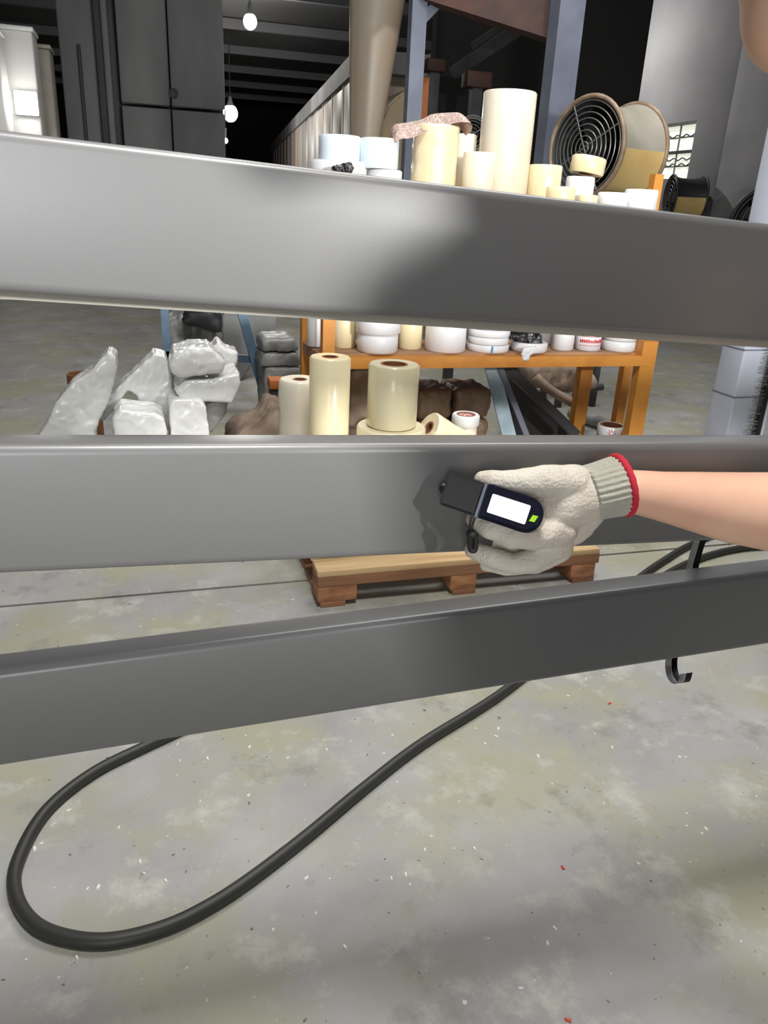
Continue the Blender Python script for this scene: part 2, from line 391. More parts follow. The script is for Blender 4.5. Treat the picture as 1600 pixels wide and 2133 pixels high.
# suspension outside the frame: rods and a rail
rail_z = 4.2
rail = thing('conveyor_rail', (.5, .9, rail_z), 'overhead conveyor rail carrying the hanging beams', 'rail')
box('rail_channel', (-3, -.04, 0), (3, .04, .1), M['darksteel'], rail)
for x in (-1.35, 2.35):
    hr = thing('hanging_rod', (x, .86, .6), 'long steel rod hanging at the %s end of the grey beams' % ('left' if x < 0 else 'right'), 'hanger')
    tube('rod', [(0, .075, 0), (0, .04, rail_z - .6)], .006, M['darksteel'], hr, 8)
    for bz in (.76, 1.05, 1.33):
        tube('hook_arm', [(0, .07, bz - .6 - .165), (0, -.085, bz - .6 - .165), (0, -.09, bz - .6 - .12)], .004, M['darksteel'], hr, 8)

# hook linking middle and lowest beam
hp0 = atY(1478, 1118, .86); hp1 = atY(1462, 1180, .925); 
hk = thing('beam_hook', (hp1.x, .93, .6), 'bent steel strip hook between the middle and lowest grey beams', 'hook')
def strip(name, pts, wdt, th, m, parent, off):
    bm = bmesh.new(); rows = []
    for p in pts:
        rows.append([bm.verts.new(Vector(p) + Vector((s * wdt / 2 + off, 0, 0))) for s in (-1, 1)])
    for a, b in zip(rows, rows[1:]): bm.faces.new((a[0], a[1], b[1], b[0]))
    bmesh.ops.solidify(bm, geom=bm.faces[:], thickness=th)
    return finish(name, bm, m, parent, smooth=True, angle=40)
zb3 = .629
hpts = [(0, -.085, .31), (0, -.06, .29), (0, -.02, .27), (.002, .01, .235), (0, .015, .18), (0, .012, .10), (-.004, .012, .03), (-.008, .008, .002),
        (-.014, -.008, -.012), (-.02, -.03, -.012), (-.024, -.048, .0), (-.026, -.052, .02)]
hpts = catmull(hpts, 5)
strip('strip', hpts, .012, .004, M['black'], hk, .006)
strip('bright_reflection', hpts, .012, .004, M['chrome'], hk, -.0062)  # reflection put in as material: chrome left half, black right half of one strip

# ------------------------------------------------------------------ pallet
PX0, PX1, PY0, PY1 = .483, 1.57, 2.305, 3.2
pal = thing('wooden_pallet', (PX0, PY0, 0), 'brown wooden pallet on the floor carrying the film rolls', 'pallet')
W, D = PX1 - PX0, PY1 - PY0
bw = .14
for ix, x in enumerate((0, W / 2 - .055, W - .11)):
    box('bottom_runner', (x + .01, 0, 0), (x + .10, D, .02), M['wood'], pal, .002)
    for iy, y in enumerate((0, D / 2 - .05, D - .1)):
        box('block', (x + (0 if ix else 0), y + .002, .02), (x + (bw if ix == 0 else .10), y + .1, .08), M['block'], pal, .003)
for y in (0, D / 2 - .05, D - .1): box('stringer', (0, y, .08), (W, y + .1, .118), M['wood'], pal, .002)
for k in range(7):
    y = k * (D - .1) / 6
    box('deck_plank', (random.uniform(-.004, .004), y, .118), (W + random.uniform(-.004, .004), y + .1, .14), M['woodtop'], pal, .002)
PT = .14

# ------------------------------------------------------------------ rolls
_roll_cache = {}
def roll(label, base, R, h, m, group, core=.38, name='tape_roll', cat='tape roll', tilt=None, wrap=False, dim=False):
    root = thing(name, base, label, cat, group)
    ri = R * core; bev = min(.006, h * .12)
    bm = bmesh.new()
    prof = [(ri + .004, bev * .3), (R - bev, 0), (R, bev), (R, h * .5), (R, h - bev), (R - bev, h), (ri + .004, h - .002)]
    bm_lathe(bm, prof, 40, closed=True)
    if wrap:
        bmesh.ops.subdivide_edges(bm, edges=[e for e in bm.edges if abs(e.verts[0].co.z - e.verts[1].co.z) > h * .3], cuts=8)
        for v in bm.verts:
            rad = math.hypot(v.co.x, v.co.y)
            if rad > R * .6: v.co += Vector((v.co.x, v.co.y, 0)).normalized() * (noise.noise(v.co * 14 + Vector(base)) * .006 + abs(noise.noise(v.co * 35)) * .003)
    finish('tape_body', bm, m, root, smooth=True, angle=45)
    bm = bmesh.new(); bm_lathe(bm, [(ri - .004, .001), (ri + .004, .001), (ri + .004, h - .001), (ri - .004, h - .001)], 28, closed=True)
    finish('core', bm, M['core'], root, smooth=True, angle=45)
    if tilt: root.rotation_euler = tilt
    return root
def roll_px(label, x0, x1, ytop, Y, zb, m, group, **kw):
    cxp = (x0 + x1) / 2; c = atY(cxp, ytop, Y); R = (x1 - x0) / 2 / ppm(c)
    return roll(label, (c.x, Y, zb), R, max(.02, c.z - zb), m, group, **kw), c.z, R
FG = 'film rolls on the pallet'
r1, _, _ = roll_px('shorter cream film roll on the pallet, left of the tall one', 582, 668, 789, 2.93, PT, M['cream_pale'], FG, name='film_roll', core=.3, wrap=True)
r2, _, _ = roll_px('tall cream film roll standing on the pallet', 645, 731, 742, 2.68, PT, M['cream'], FG, name='film_roll', core=.36)
r4, z4, R4 = roll_px('wide low film roll under the other roll on the pallet', 743, 887, 886, 2.62, PT, M['olive_film'], FG, name='film_roll', core=.35)
r3, _, _ = roll_px('pale film roll with brown core standing on a wider roll', 768, 875, 757, 2.62, z4 + .001, M['olive_film'], FG, name='film_roll', core=.5)
# roll lying on its side, wrapped in clear plastic
b = atZ(1062, 990, PT + .085); a = atY(893, 890, b.y - .08)
ax = (b - a).normalized(); R5 = 34 / ppm(a); L5 = (b - a).length
r5 = roll('wrapped cream roll leaning down to the right on the pallet', a, R5, L5, M['cream'], FG, name='film_roll', core=.35, wrap=True)
r5.rotation_mode = 'QUATERNION'; r5.rotation_quaternion = ax.to_track_quat('Z', 'Y')
# printed mark on the lying roll
M5 = Matrix.Translation(a) @ ax.to_track_quat('Z', 'Y').to_matrix().to_4x4(); i5 = M5.inverted()
cdir = (i5 @ CAM); cdir.z = 0; cdir.normalize(); tdir = Vector((-cdir.y, cdir.x, 0))
for k in range(4):
    q = cdir * (R5 + .010) + Vector((0, 0, .10 + k * .009))
    bar('print_mark', q - tdir * .012, q + tdir * .012, .004, .002, M['black'], r5, upv=Vector((0, 0, 1)))
# small tapes behind the lying roll
_, zc, _ = roll_px('narrow cream tape roll beneath the small red-printed roll', 946, 994, 886, 3.02, PT, M['cream_pale'], FG)
t5, _, rr5 = roll_px('small white tape roll with red print on its top', 942, 1000, 862, 3.02, zc + .001, M['white'], FG, core=.62)
bm = bmesh.new(); bmesh.ops.create_circle(bm, cap_ends=True, segments=28, radius=rr5 * .6); bm.transform(Matrix.Translation((0, 0, .045)))
o = finish('paper_disc', bm, M['whitepaint'], t5); o['label'] = 'white paper disc with red print'
zt5 = [c for c in t5.children if c.name.startswith('tape_body')][0].dimensions.z
for k in range(14):
    an = k * 2.4; rr = rr5 * .55 * math.sqrt((k + .5) / 14)
    box('red_print', (rr * math.cos(an) - .007, rr * math.sin(an) - .003, .0452), (rr * math.cos(an) + .007, rr * math.sin(an) + .003, .0458), M['red'], o)

# ------------------------------------------------------------------ orange rack
RY0, RY1 = 3.40, 3.80
fl_ = atY(682, 737, RY0); fr_ = atY(1346, 737, RY0); bl_ = atY(623, 707, RY1); br_ = atY(1222, 720, RY1)
SZ = .672
X0, X1 = fl_.x, fr_.x
XB1 = atY(1214, 800, RY1).x
rack = thing('orange_rack', (X0, RY0, 0), 'orange steel rack with wooden shelves full of tape rolls', 'rack')
lw = .055
def rp(x, y, z): return Vector((x - X0, y - RY0, z))
UZ0 = atY(700, 384, RY0 + .1).z; UZ1 = atY(1372, 450, RY0 + .1).z     # upper shelf height, left and right (it sags to the right)
UX0, UX1 = atY(640, 380, RY0 + .15).x, atY(1385, 446, RY0 + .15).x
def uz(x): return UZ0 + (UZ1 - UZ0) * (x - UX0) / (UX1 - UX0)
bar('leg', rp(X0, RY0, 0), rp(X0, RY0, uz(X0) - .03), lw, lw, M['orange'], rack)
bar('leg', rp(X0 - .02, RY1, 0), rp(X0 - .02, RY1, uz(X0) - .03), lw, lw, M['orange'], rack)
bar('leg', rp(X1, RY0, 0), rp(X1, RY0, .735), .085, lw, M['orange'], rack)
bar('leg', rp(XB1, RY1, 0), rp(XB1, RY1, SZ - .02), .075, lw, M['orange'], rack)
pt = atY(1369, 363, RY0 + .3)
bar('upright', rp(pt.x, RY0 + .3, 0), rp(pt.x, RY0 + .3, pt.z), .05, .05, M['orange'], rack)
bar('upright', rp(pt.x - .01, RY0 + .335, pt.z - .2), rp(pt.x + .02, RY0 + .335, pt.z + .002), .03, .012, M['orange'], rack)
bar('shelf_rail', rp(X0, RY0, SZ - .034), rp(X1, RY0, SZ - .034), .05, .06, M['orange'], rack)
bar('shelf_rail', rp(X0 - .02, RY1, SZ - .034), rp(X1, RY1, SZ - .034), .05, .06, M['orange'], rack)
bar('side_rail', rp(X0, RY0, SZ - .03), rp(X0 - .02, RY1, SZ - .03), .05, .05, M['board'], rack)
for k in range(4):
    y0 = RY0 + .03 + k * .095
    box('shelf_plank', (0.02, y0 - RY0, SZ - .018), (X1 - X0 - .03, y0 - RY0 + .09, SZ), M['board'], rack)
for k in range(4):
    y0 = RY0 + .0 + k * .10
    bar('shelf_plank', rp(UX0, y0 + .05, uz(UX0) - .012), rp(UX1, y0 + .05, uz(UX1) - .012), .02, .095, M['board'], rack, upv=Vector((0, 1, 0)))
bar('shelf_rail', rp(UX0, RY0 - .01, uz(UX0) - .05), rp(UX1, RY0 - .01, uz(UX1) - .05), .05, .04, M['orange'], rack)
bar('shelf_rail', rp(UX0, RY1 - .02, uz(UX0) - .05), rp(UX1, RY1 - .02, uz(UX1) - .05), .05, .04, M['orange'], rack)

LG = 'tape rolls on the lower shelf'
def low(label, x0, x1, yb, m, h=.16, z=SZ, Y=None, **kw):
    """bottom edge of the roll at pixel row yb gives its depth on the shelf"""
    cx_ = (x0 + x1) / 2
    c0 = atZ(cx_, yb, z); R0 = (x1 - x0) / 2 / ppm(c0)
    Yc = Y if Y else max(RY0 + R0 - .02, min(RY1 - R0 * .2, c0.y + R0))
    c = atY(cx_, yb - 25, Yc); R = (x1 - x0) / 2 / ppm(c)
    return roll(label, (c.x, Yc, z + .001), R, h, m, LG, **kw), Yc, R
low('white roll at the left end of the lower shelf, behind the orange leg', 640, 672, 720, M['white'], .16, Y=3.62)
low('cream roll on the lower shelf next to the left orange leg', 692, 741, 727, M['cream'], .17)
_, yy, R_ = low('white roll at the bottom of the two-roll stack, lower shelf', 744, 829, 739, M['white'], .083)
c = atY(787, 700, yy); roll('wider white roll on top of the two-roll stack, lower shelf', (c.x, yy, SZ + .086), R_ * 1.09, .085, M['white'], LG)
low('cream roll on the lower shelf right of the white two-roll stack', 828, 879, 730, M['cream'], .17)
low('large single white roll in the middle of the lower shelf', 885, 970, 737, M['white'], .17)
zz = SZ
for k, nm in enumerate(('bottom thin white disc with a blue mark, stack on the lower shelf', 'middle thin white disc of the stack on the lower shelf', 'third thin white disc of the stack on the lower shelf', 'uppermost thin white disc of the stack on the lower shelf')):
    rt, yy, R_ = low(nm, 973 + (k % 2), 1061 - (k % 2) * 2, 735, M['white'], .034, z=zz, Y=3.51)
    if k == 0:
        bar('blue_mark', (-.022, -R_ - .0005, .002), (-.020, -R_ - .0005, .033), .009, .004, M['bluemark'], rt)
    zz += .0355
rt, yy, R_ = low('thin white disc under the torn foil bag, lower shelf', 1066, 1141, 735, M['white'], .045, Y=3.49)
low('white roll standing half behind the foil bag, lower shelf', 1118, 1153, 722, M['white'], .15, Y=3.68)
low('white roll left of the red-lettered roll, lower shelf', 1150, 1196, 732, M['white'], .16)
rt, yy, R_ = low('white roll with red lettering round it, lower shelf', 1199, 1252, 733, M['white'], .10)
rx_ = random.Random(3)
for k in range(15):
    an = math.radians(205 + k * 9.5); hh = .05
    p = Vector((R_ * math.cos(an), R_ * math.sin(an), hh - .008)) * 1; q = Vector((R_ * math.cos(an), R_ * math.sin(an), hh + rx_.uniform(.004, .010)))
    bar('red_letter', p * 1, q, .008, .002, M['red'], rt, upv=Vector((math.cos(an), math.sin(an), 0)))
for zc_ in (.028, .072):
    pts = [Vector(((R_ + .0003) * math.cos(math.radians(a_)), (R_ + .0003) * math.sin(math.radians(a_)), zc_)) for a_ in range(200, 345, 6)]
    tube('red_line', pts, .0012, M['red'], rt, 5)
rt, yy, R_ = low('lower of two wide white rolls at the right end of the lower shelf', 1255, 1324, 735, M['white'], .05)
c = rt.location; roll('upper of two wide white rolls at the right end of the lower shelf', (c.x, c.y, SZ + .053), R_, .05, M['white'], LG)
# torn foil bag and the tape end that hangs over the rail
fb = atY(1098, 712, 3.50)
lump_poly = [atY(x, y, 3.44) for x, y in ((1064, 700), (1100, 694), (1126, 697), (1130, 722), (1112, 727), (1088, 712))]
tag(lump('foil_bag', lump_poly, .09, M['silver'], voxel=.008, smooth=3, amp=.012, sc=25), 'crinkled black and silver foil bag on a white disc', 'bag')
poly = [atY(x, y, 3.365) for x, y in ((1092, 726), (1118, 722), (1120, 734), (1104, 740), (1102, 752), (1090, 750), (1088, 738))]
tag(lump('tape_scrap', poly, .012, M['white'], voxel=.004, smooth=2, amp=.004, sc=40), 'white tape scrap hanging over the orange rail', 'tape')

UG = 'tape rolls on the upper shelf'
def upr(label, x0, x1, ytop, Y, m, zb=None, **kw):
    cxp = (x0 + x1) / 2; c = atY(cxp, ytop, Y); R = (x1 - x0) / 2 / ppm(c)
    z = uz(c.x) + .001 + R * abs(UZ1 - UZ0) / (UX1 - UX0) if zb is None else zb
    return roll(label, (c.x, Y, z), R, c.z - z, m, UG, **kw), c.z, R
r, zt, _ = upr('wide flat white disc at the left end of the upper shelf', 643, 765, 336, 3.56, M['white'], core=.3)
upr('bluish white roll on the flat disc, leftmost on the upper shelf', 664, 752, 283, 3.56, M['bluewhite'], zb=zt + .001)
r, zt, _ = upr('low white disc under the second bluish roll, upper shelf', 768, 838, 354, 3.52, M['white'])
upr('second bluish white roll on the upper shelf, beside the wrapped cream roll', 750, 832, 289, 3.52, M['bluewhite'], zb=zt + .001)
poly = [atY(x, y, 3.37) for x, y in ((694, 348), (712, 345), (730, 338), (737, 350), (730, 360), (700, 358))]
tag(lump('foil_scrap', poly, .03, M['silver'], voxel=.005, smooth=2, amp=.008, sc=40), 'torn dark foil scrap stuck to the flat white disc', 'scrap')
upr('cream roll in loose plastic wrap with a pink rag on top', 862, 957, 262, 3.50, M['cream'], name='film_roll', wrap=True)
upr('pale roll half hidden behind the wrapped cream roll, upper shelf', 945, 994, 280, 3.74, M['cream_pale'])
upr('short pale roll between the wrapped roll and the tallest roll', 965, 1035, 318, 3.47, M['cream_pale'])
upr('tallest cream roll on the upper shelf', 1008, 1119, 192, 3.62, M['cream_pale'], name='film_roll')
upr('cream roll just right of the tallest roll, upper shelf', 1103, 1172, 344, 3.55, M['cream'])
r, zt, _ = upr('white roll under the tilted cream tape, upper shelf', 1181, 1240, 368, 3.58, M['white'])
upr('tilted cream tape roll on a white roll in front of the big fan', 1189, 1261, 327, 3.58, M['cream'], zb=zt + .012, tilt=(0, .14, 0))
upr('small low cream roll in front of the white roll, upper shelf', 1140, 1200, 389, 3.46, M['cream'])
upr('lowest cream roll left of the two white end rolls, upper shelf', 1205, 1246, 406, 3.46, M['cream'])
upr('white roll second from the right end of the upper shelf', 1247, 1310, 401, 3.48, M['white'])
upr('white roll at the right end of the upper shelf by the orange upright', 1304, 1372, 395, 3.49, M['white'])
# rag on the wrapped roll
def Yp(x, y, Y=3.5): return atY(x, y, Y)
sil = catmull([Yp(x, y, 3.5) for x, y in ((817, 280), (828, 268), (845, 262), (866, 256), (888, 247), (910, 243), (930, 240), (948, 242), (962, 250), (966, 262), (962, 276))], 5)
bm = bmesh.new(); rows = []
for i, p in enumerate(sil):
    u_ = i / (len(sil) - 1); row = []
    for j in range(17):
        v_ = j / 8 - 1
        y_ = p.y + v_ * (.10 - .03 * (1 - u_))
        fold = .012 * math.sin(v_ * 5 + u_ * 7) + .014 * noise.noise(Vector((u_ * 5, v_ * 2.5, 3)))
        row.append(bm.verts.new((p.x + .02 * noise.noise(Vector((u_ * 4, v_ * 2, 9))), y_, p.z - .035 * abs(v_) ** 2.5 * (1.6 - u_) + fold)))
    rows.append(row)
for A_, B_ in zip(rows, rows[1:]):
    for j in range(16): bm.faces.new((A_[j], A_[j + 1], B_[j + 1], B_[j]))
bmesh.ops.solidify(bm, geom=bm.faces[:], thickness=.010)
rg = finish('rag', bm, M['rag'], None, True)
bake(rg, [('SUBSURF', dict(levels=1, render_levels=1))])
tag(rg, 'pinkish cloth rag draped over the wrapped cream roll', 'rag')

# ------------------------------------------------------------------ under and around the rack
BG = 'brown wrapped parcels under the rack'
rows = ((768, 812), (814, 848), (850, 905)); cols = ((868, 940), (951, 1022))
for i, (x0, x1) in enumerate(cols):
    zb = 0.0
    zs = [.0, .17, .30, .46]
    for j in range(3):
        a = atY(x0, 800, 3.62); b = atY(x1, 800, 3.62)
        poly = [(a.x, 3.6, zs[2 - j] + .009), (b.x, 3.6, zs[2 - j] + .009), (b.x, 3.6, zs[3 - j] - .009), (a.x, 3.6, zs[3 - j] - .009)]
        tag(lump('wrapped_parcel', [Vector(p) for p in poly], .26, M['brownwrap'], voxel=.014, smooth=4, amp=.014, sc=14, seed=i * 3 + j),
            '%s brown plastic-wrapped parcel in the %s column under the rack' % (('top', 'middle', 'bottom')[j], ('left', 'right')[i]), 'parcel', BG)
poly = [atY(x, y, 3.55) for x, y in ((733, 775), (775, 768), (790, 800), (785, 905))] + [Vector((atY(785, 905, 3.55).x, 3.55, 0)), Vector((atY(733, 905, 3.55).x, 3.55, 0))]
tag(lump('plastic_sack', poly, .2, M['sack'], voxel=.014, smooth=4, amp=.03, sc=12, seed=9), 'crumpled grey-brown sack behind the tall film roll', 'sack')
poly = [atY(x, y, 3.35) for x, y in ((490, 925), (515, 905), (548, 893), (575, 860), (600, 868), (612, 920))]
poly = poly + [Vector((poly[-1].x, 3.35, 0)), Vector((poly[0].x - .05, 3.35, 0))]
tag(lump('cloth_heap', poly, .35, M['sack'], voxel=.014, smooth=6, amp=.02, sc=10, seed=4), 'brown cloth heap on the floor left of the film rolls', 'cloth')
def fbar(name, label, a, b, Ya, Yb, wx, wy, m, cat='bar', group='steel bars leaning under the rack'):
    p, q = atY(a[0], a[1], Ya), atY(b[0], b[1], Yb)
    p.z = min(p.z, SZ - .085)
    return tag(bar(name, p, q, wx, wy, m, None, bev=.002), label, cat, group)
fbar('flat_bar', 'wide pale blue flat bar leaning beside the brown parcels', (1022, 755), (1066, 930), 3.62, 3.50, .075, .012, M['paleblue'])
fbar('flat_bar', 'thin blue-grey bar leaning between the pale bar and dark sheet', (1040, 745), (1108, 935), 3.60, 3.48, .03, .012, M['bluegrey'])
fbar('flat_bar', 'dark grey channel sloping down to the right under the rack', (1052, 762), (1200, 905), 3.70, 3.66, .05, .05, M['darksteel'])
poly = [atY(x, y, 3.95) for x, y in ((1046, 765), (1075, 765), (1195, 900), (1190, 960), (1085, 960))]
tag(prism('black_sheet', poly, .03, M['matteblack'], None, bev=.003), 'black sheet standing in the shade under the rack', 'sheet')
def ptube(name, label, pts, r, m, cat, group=None, rr=None):
    return tag(tube(name, catmull(pts, 8), r, m, None, 12), label, cat, group)
poly = [atY(x, y, 4.15) for x, y in ((1112, 768), (1160, 762), (1215, 775), (1245, 790), (1240, 808), (1190, 812), (1140, 812), (1112, 795))]
tag(lump('paper_sack', poly, .3, M['sack'], voxel=.02, smooth=5, amp=.03, sc=8, seed=6), 'brown paper sack lying behind the back leg of the rack', 'sack')
PG = 'pipes lying behind the rack'
ptube('pipe', 'tan pipe sloping out from under the paper sack', [atY(1115, 785, 4.1), atY(1150, 815, 4.05), atY(1195, 840, 4.0)], .028, M['sack'], 'pipe', PG)
ptube('pipe', 'dark pipe end poking out right of the paper sack', [atY(1200, 812, 4.3), atY(1255, 806, 4.3)], .022, M['darksteel'], 'pipe', PG)
a, b = atZ(1190, 860, .05), atZ(1330, 905, .05)
ptube('pipe', 'grey pipe on the floor running past the back leg of the rack', [a, a.lerp(b, .5), b], .04, M['greybag'], 'pipe', PG)
a, b = atZ(1225, 925, .03), atZ(1385, 917, .03)
ptube('pipe', 'thin tan pipe on the floor ending right of the front leg', [a, a.lerp(b, .5), b], .022, M['sack'], 'pipe', PG)
a, b = atZ(1100, 900, .03), atZ(1230, 925, .03)
ptube('pipe', 'brown pipe on the floor under the black sheet', [a, a.lerp(b, .5), b], .03, M['rustred'], 'pipe', PG)
# stacked rolls with red suns, on the floor inside the rack
SG = 'white rolls with red suns'
base = None
zt = atY(1271, 884, 3.58).z
nS = 4; hS = zt / nS
for k in range(nS):
    c = atY(1271, 900, 3.58); R = 28 / ppm(c)
    rt = roll(('lowest', 'second lowest', 'second highest', 'topmost')[k] + ' white roll printed with red suns, stack under the rack', (c.x + .002 * (k % 2), 3.58, k * hS), R, hS - .002, M['white'], SG, core=.8)
    for th in (-118, -62):
        cpt = Vector((math.cos(math.radians(th)), math.sin(math.radians(th)), 0)); tn = Vector((-cpt.y, cpt.x, 0))
        su = bpy.data.objects.new('sun_print', None)
        bm = bmesh.new()
        for j in range(16):
            an = j * math.pi / 8
            for r0, r1 in ((.009, .0125),): 
                a0, a1 = an, an + math.pi / 8
                vs = [cpt * (R + .0006) + tn * (r_ * math.cos(a_)) + Vector((0, 0, hS / 2 + r_ * math.sin(a_))) for r_, a_ in ((r0, a0), (r1, a0), (r1, a1), (r0, a1))]
                bm.faces.new([bm.verts.new(v) for v in vs])
        for j in range(8):
            an = j * math.pi / 4
            d = tn * math.cos(an) + Vector((0, 0, math.sin(an))); e = tn * -math.sin(an) + Vector((0, 0, math.cos(an)))
            c0 = cpt * (R + .0006) + Vector((0, 0, hS / 2))
            bm.faces.new([bm.verts.new(c0 + d * a_ + e * b_) for a_, b_ in ((.015, -.0016), (.022, -.0016), (.022, .0016), (.015, .0016))])
        finish('sun_print', bm, M['red'], rt)

# ------------------------------------------------------------------ white wrapped bundles, left
WG = 'white plastic-wrapped bundles on the floor'
def bundle(label, pts, Y, d, seed, floor_to=None, amp=.018, m='wrap', sc=9):
    poly = [atY(x, y, Y) for x, y in pts]
    if floor_to:
        poly += [Vector((atY(floor_to[0], 925, Y).x, Y, .01)), Vector((atY(floor_to[1], 925, Y).x, Y, .01))]
    o = lump('wrapped_bundle', poly, d, M[m], voxel=.007, smooth=2, amp=amp * .36, sc=sc * 1.1, seed=seed)
    return tag(o, label, 'bundle', WG)
bundle('leftmost white wrapped bundle, pointed and leaning to the right', [(70, 925), (100, 880), (118, 842), (150, 800), (190, 775), (228, 733), (240, 745), (241, 775), (222, 840), (196, 900)], 3.25, .16, 1, (190, 30))
bundle('white wrapped bundle leaning as an arch, second from the left', [(199, 866), (212, 838), (262, 795), (322, 737), (345, 742), (357, 790), (366, 900), (330, 890), (304, 862), (284, 822), (268, 812), (240, 848), (214, 878)], 3.43, .14, 2)
bundle('small white wrapped block under the leaning arch bundle', [(236, 872), (250, 856), (320, 862), (340, 872), (346, 900)], 3.2, .2, 3, (348, 234))
bundle('white wrapped block at the top of the right bundle stack', [(355, 762), (364, 736), (396, 725), (438, 726), (468, 752), (464, 774), (430, 780), (380, 786), (362, 778)], 3.25, .22, 4, amp=.022)
bundle('crumpled plastic wrap end beside the topmost wrapped block', [(438, 735), (455, 712), (470, 728), (494, 736), (490, 762), (470, 772), (450, 770)], 3.49, .14, 5, amp=.03, sc=16)
bundle('white wrapped slab in the middle of the right bundle stack', [(366, 814), (388, 796), (440, 794), (499, 780), (499, 803), (482, 838), (440, 836), (380, 836)], 3.25, .24, 6, amp=.02)
bundle('upright white wrapped block at the bottom of the right stack', [(354, 842), (362, 833), (418, 833), (428, 850), (434, 900)], 3.22, .22, 7, (438, 352))
bundle('greyish wrapped bundle tucked behind the upright block', [(430, 842), (476, 830), (470, 860), (440, 900), (432, 900)], 3.4, .1, 8, m='greybag')
a = atY(172, 778, 3.75)
bm = bmesh.new(); bm_lathe(bm, [(.062, 0), (.07, 0), (.07, a.z), (.062, a.z)], 32, closed=True)
o = tag(finish('cardboard_tube', bm, M['core'], None, True, 50), 'brown cardboard tube end behind the leftmost wrapped bundle', 'tube')
o.location = (a.x, 3.75, 0)
# blue trestle and the scrap around it
ty = 5.0
tl = atY(344, 660, ty); t2a = atY(508, 640, ty); t2b = atZ(562, 862, 0)
tr = thing('blue_trestle', (tl.x, ty, 0), 'blue steel trestle behind the white wrapped bundles', 'trestle')
def tp(v): return Vector(v) - Vector((tl.x, ty, 0))
bar('leg', tp((tl.x, ty, 0)), tp((tl.x, ty, .98)), .045, .045, M['bluesteel'], tr)
bar('leg', tp(t2b), tp((t2a.x - .1, ty, .98)), .055, .055, M['bluesteel'], tr)
bar('top_rail', tp((tl.x - .02, ty, .955)), tp((t2a.x, ty, .955)), .05, .05, M['bluesteel'], tr)
c0, c1 = atY(345, 738, ty), atY(535, 748, ty)
bar('cross_rail', tp(c0), tp(c1), .045, .045, M['bluesteel'], tr)
bar('leg', tp((tl.x, ty + .5, 0)), tp((tl.x, ty + .5, .98)), .045, .045, M['bluesteel'], tr)
bar('top_rail', tp((tl.x, ty, .955)), tp((tl.x, ty + .5, .955)), .05, .05, M['bluesteel'], tr)
def heap(name, label, pts, Y, d, m, cat, seed, amp=.03, floor=True):
    poly = [atY(x, y, Y) for x, y in pts]
    if floor: poly = poly + [Vector((poly[-1].x, Y, 0)), Vector((poly[0].x, Y, 0))]
    return tag(lump(name, poly, d, M[m], voxel=.025, smooth=4, amp=amp, sc=7, seed=seed), label, cat)
heap('plastic_bag', 'grey plastic bag heap behind the blue trestle leg', [(352, 715), (355, 680), (380, 655), (420, 660), (452, 690), (455, 716)], 5.6, .3, 'greybag', 'bag', 11, amp=.05)
heap('dark_bundle', 'dark folded bundle lying on the grey plastic bag', [(385, 672), (395, 652), (440, 650), (460, 668), (458, 690), (420, 680)], 5.4, .25, 'darksteel', 'bundle', 12, floor=False)
poly = [atY(x, y, 5.95) for x, y in ((457, 712), (464, 655), (576, 650), (572, 690), (500, 720))]
poly[0].z = 0; poly[-1].z = 0
tag(prism('grey_bin', poly, .5, M['greysheet'], None, bev=.01), 'grey slanted metal bin between the trestle legs', 'bin')
for k, (x0, x1, y0, y1, lb) in enumerate(((546, 622, 706, 734, 'top'), (543, 628, 735, 764, 'middle'), (548, 630, 765, 800, 'bottom'))):
    pa = [atY(x, y, 4.6) for x, y in ((x0, y1 - 2), (x0 + 5, y0 + 2), (x1 - 6, y0), (x1, y1 - 3))]
    if k == 2: pa[0].z = 0; pa[-1].z = 0
    tag(lump('grey_bundle', pa, .3, M['greybag'], voxel=.014, smooth=3, amp=.010, sc=14, seed=13 + k), lb + ' grey wrapped bundle of the pile left of the rack', 'bundle', 'grey bundles left of the rack')
o = box('orange_block', (0, 0, 0), (.09, .1, .05), M['orangetrim'], None, .006); o.location = atZ(560, 815, .42) if False else (atY(562, 812, 3.9).x, 3.9, atY(562, 812, 3.9).z)
tag(o, 'small orange block beside the left film roll', 'block')
a = atY(560, 812, 3.9); 
o = bar('support_post', (a.x + .045, 3.95, 0), (a.x + .045, 3.95, a.z), .07, .07, M['darksteel']); tag(o, 'dark post stub under the small orange block', 'post')

# ------------------------------------------------------------------ hoses on the floor
HG = 'black hoses on the floor'
hz = .014
hp = [(470, 1478), (300, 1556), (190, 1612), (95, 1690), (38, 1790), (32, 1860), (70, 1922), (140, 1952), (230, 1958), (340, 1932), (430, 1890), (520, 1832), (640, 1740), (760, 1640), (880, 1548), (1050, 1440), (1200, 1315), (1330, 1205), (1390, 1163), (1440, 1134), (1520, 1102), (1650, 1070)]
tag(tube('hose', catmull([atZ(x, y, hz) for x, y in hp], 10), hz, M['hose'], None, 12), 'black hose looping over the floor below the lowest beam', 'hose', HG)
hp = [(1720, 1140), (1600, 1138), (1520, 1146), (1440, 1170), (1375, 1205), (1330, 1245), (1310, 1280)]
tag(tube('hose', catmull([atZ(x, y, hz) for x, y in hp], 10), hz, M['hose'], None, 12), 'second hose behind the lowest beam, near the steel hook', 'hose', HG)
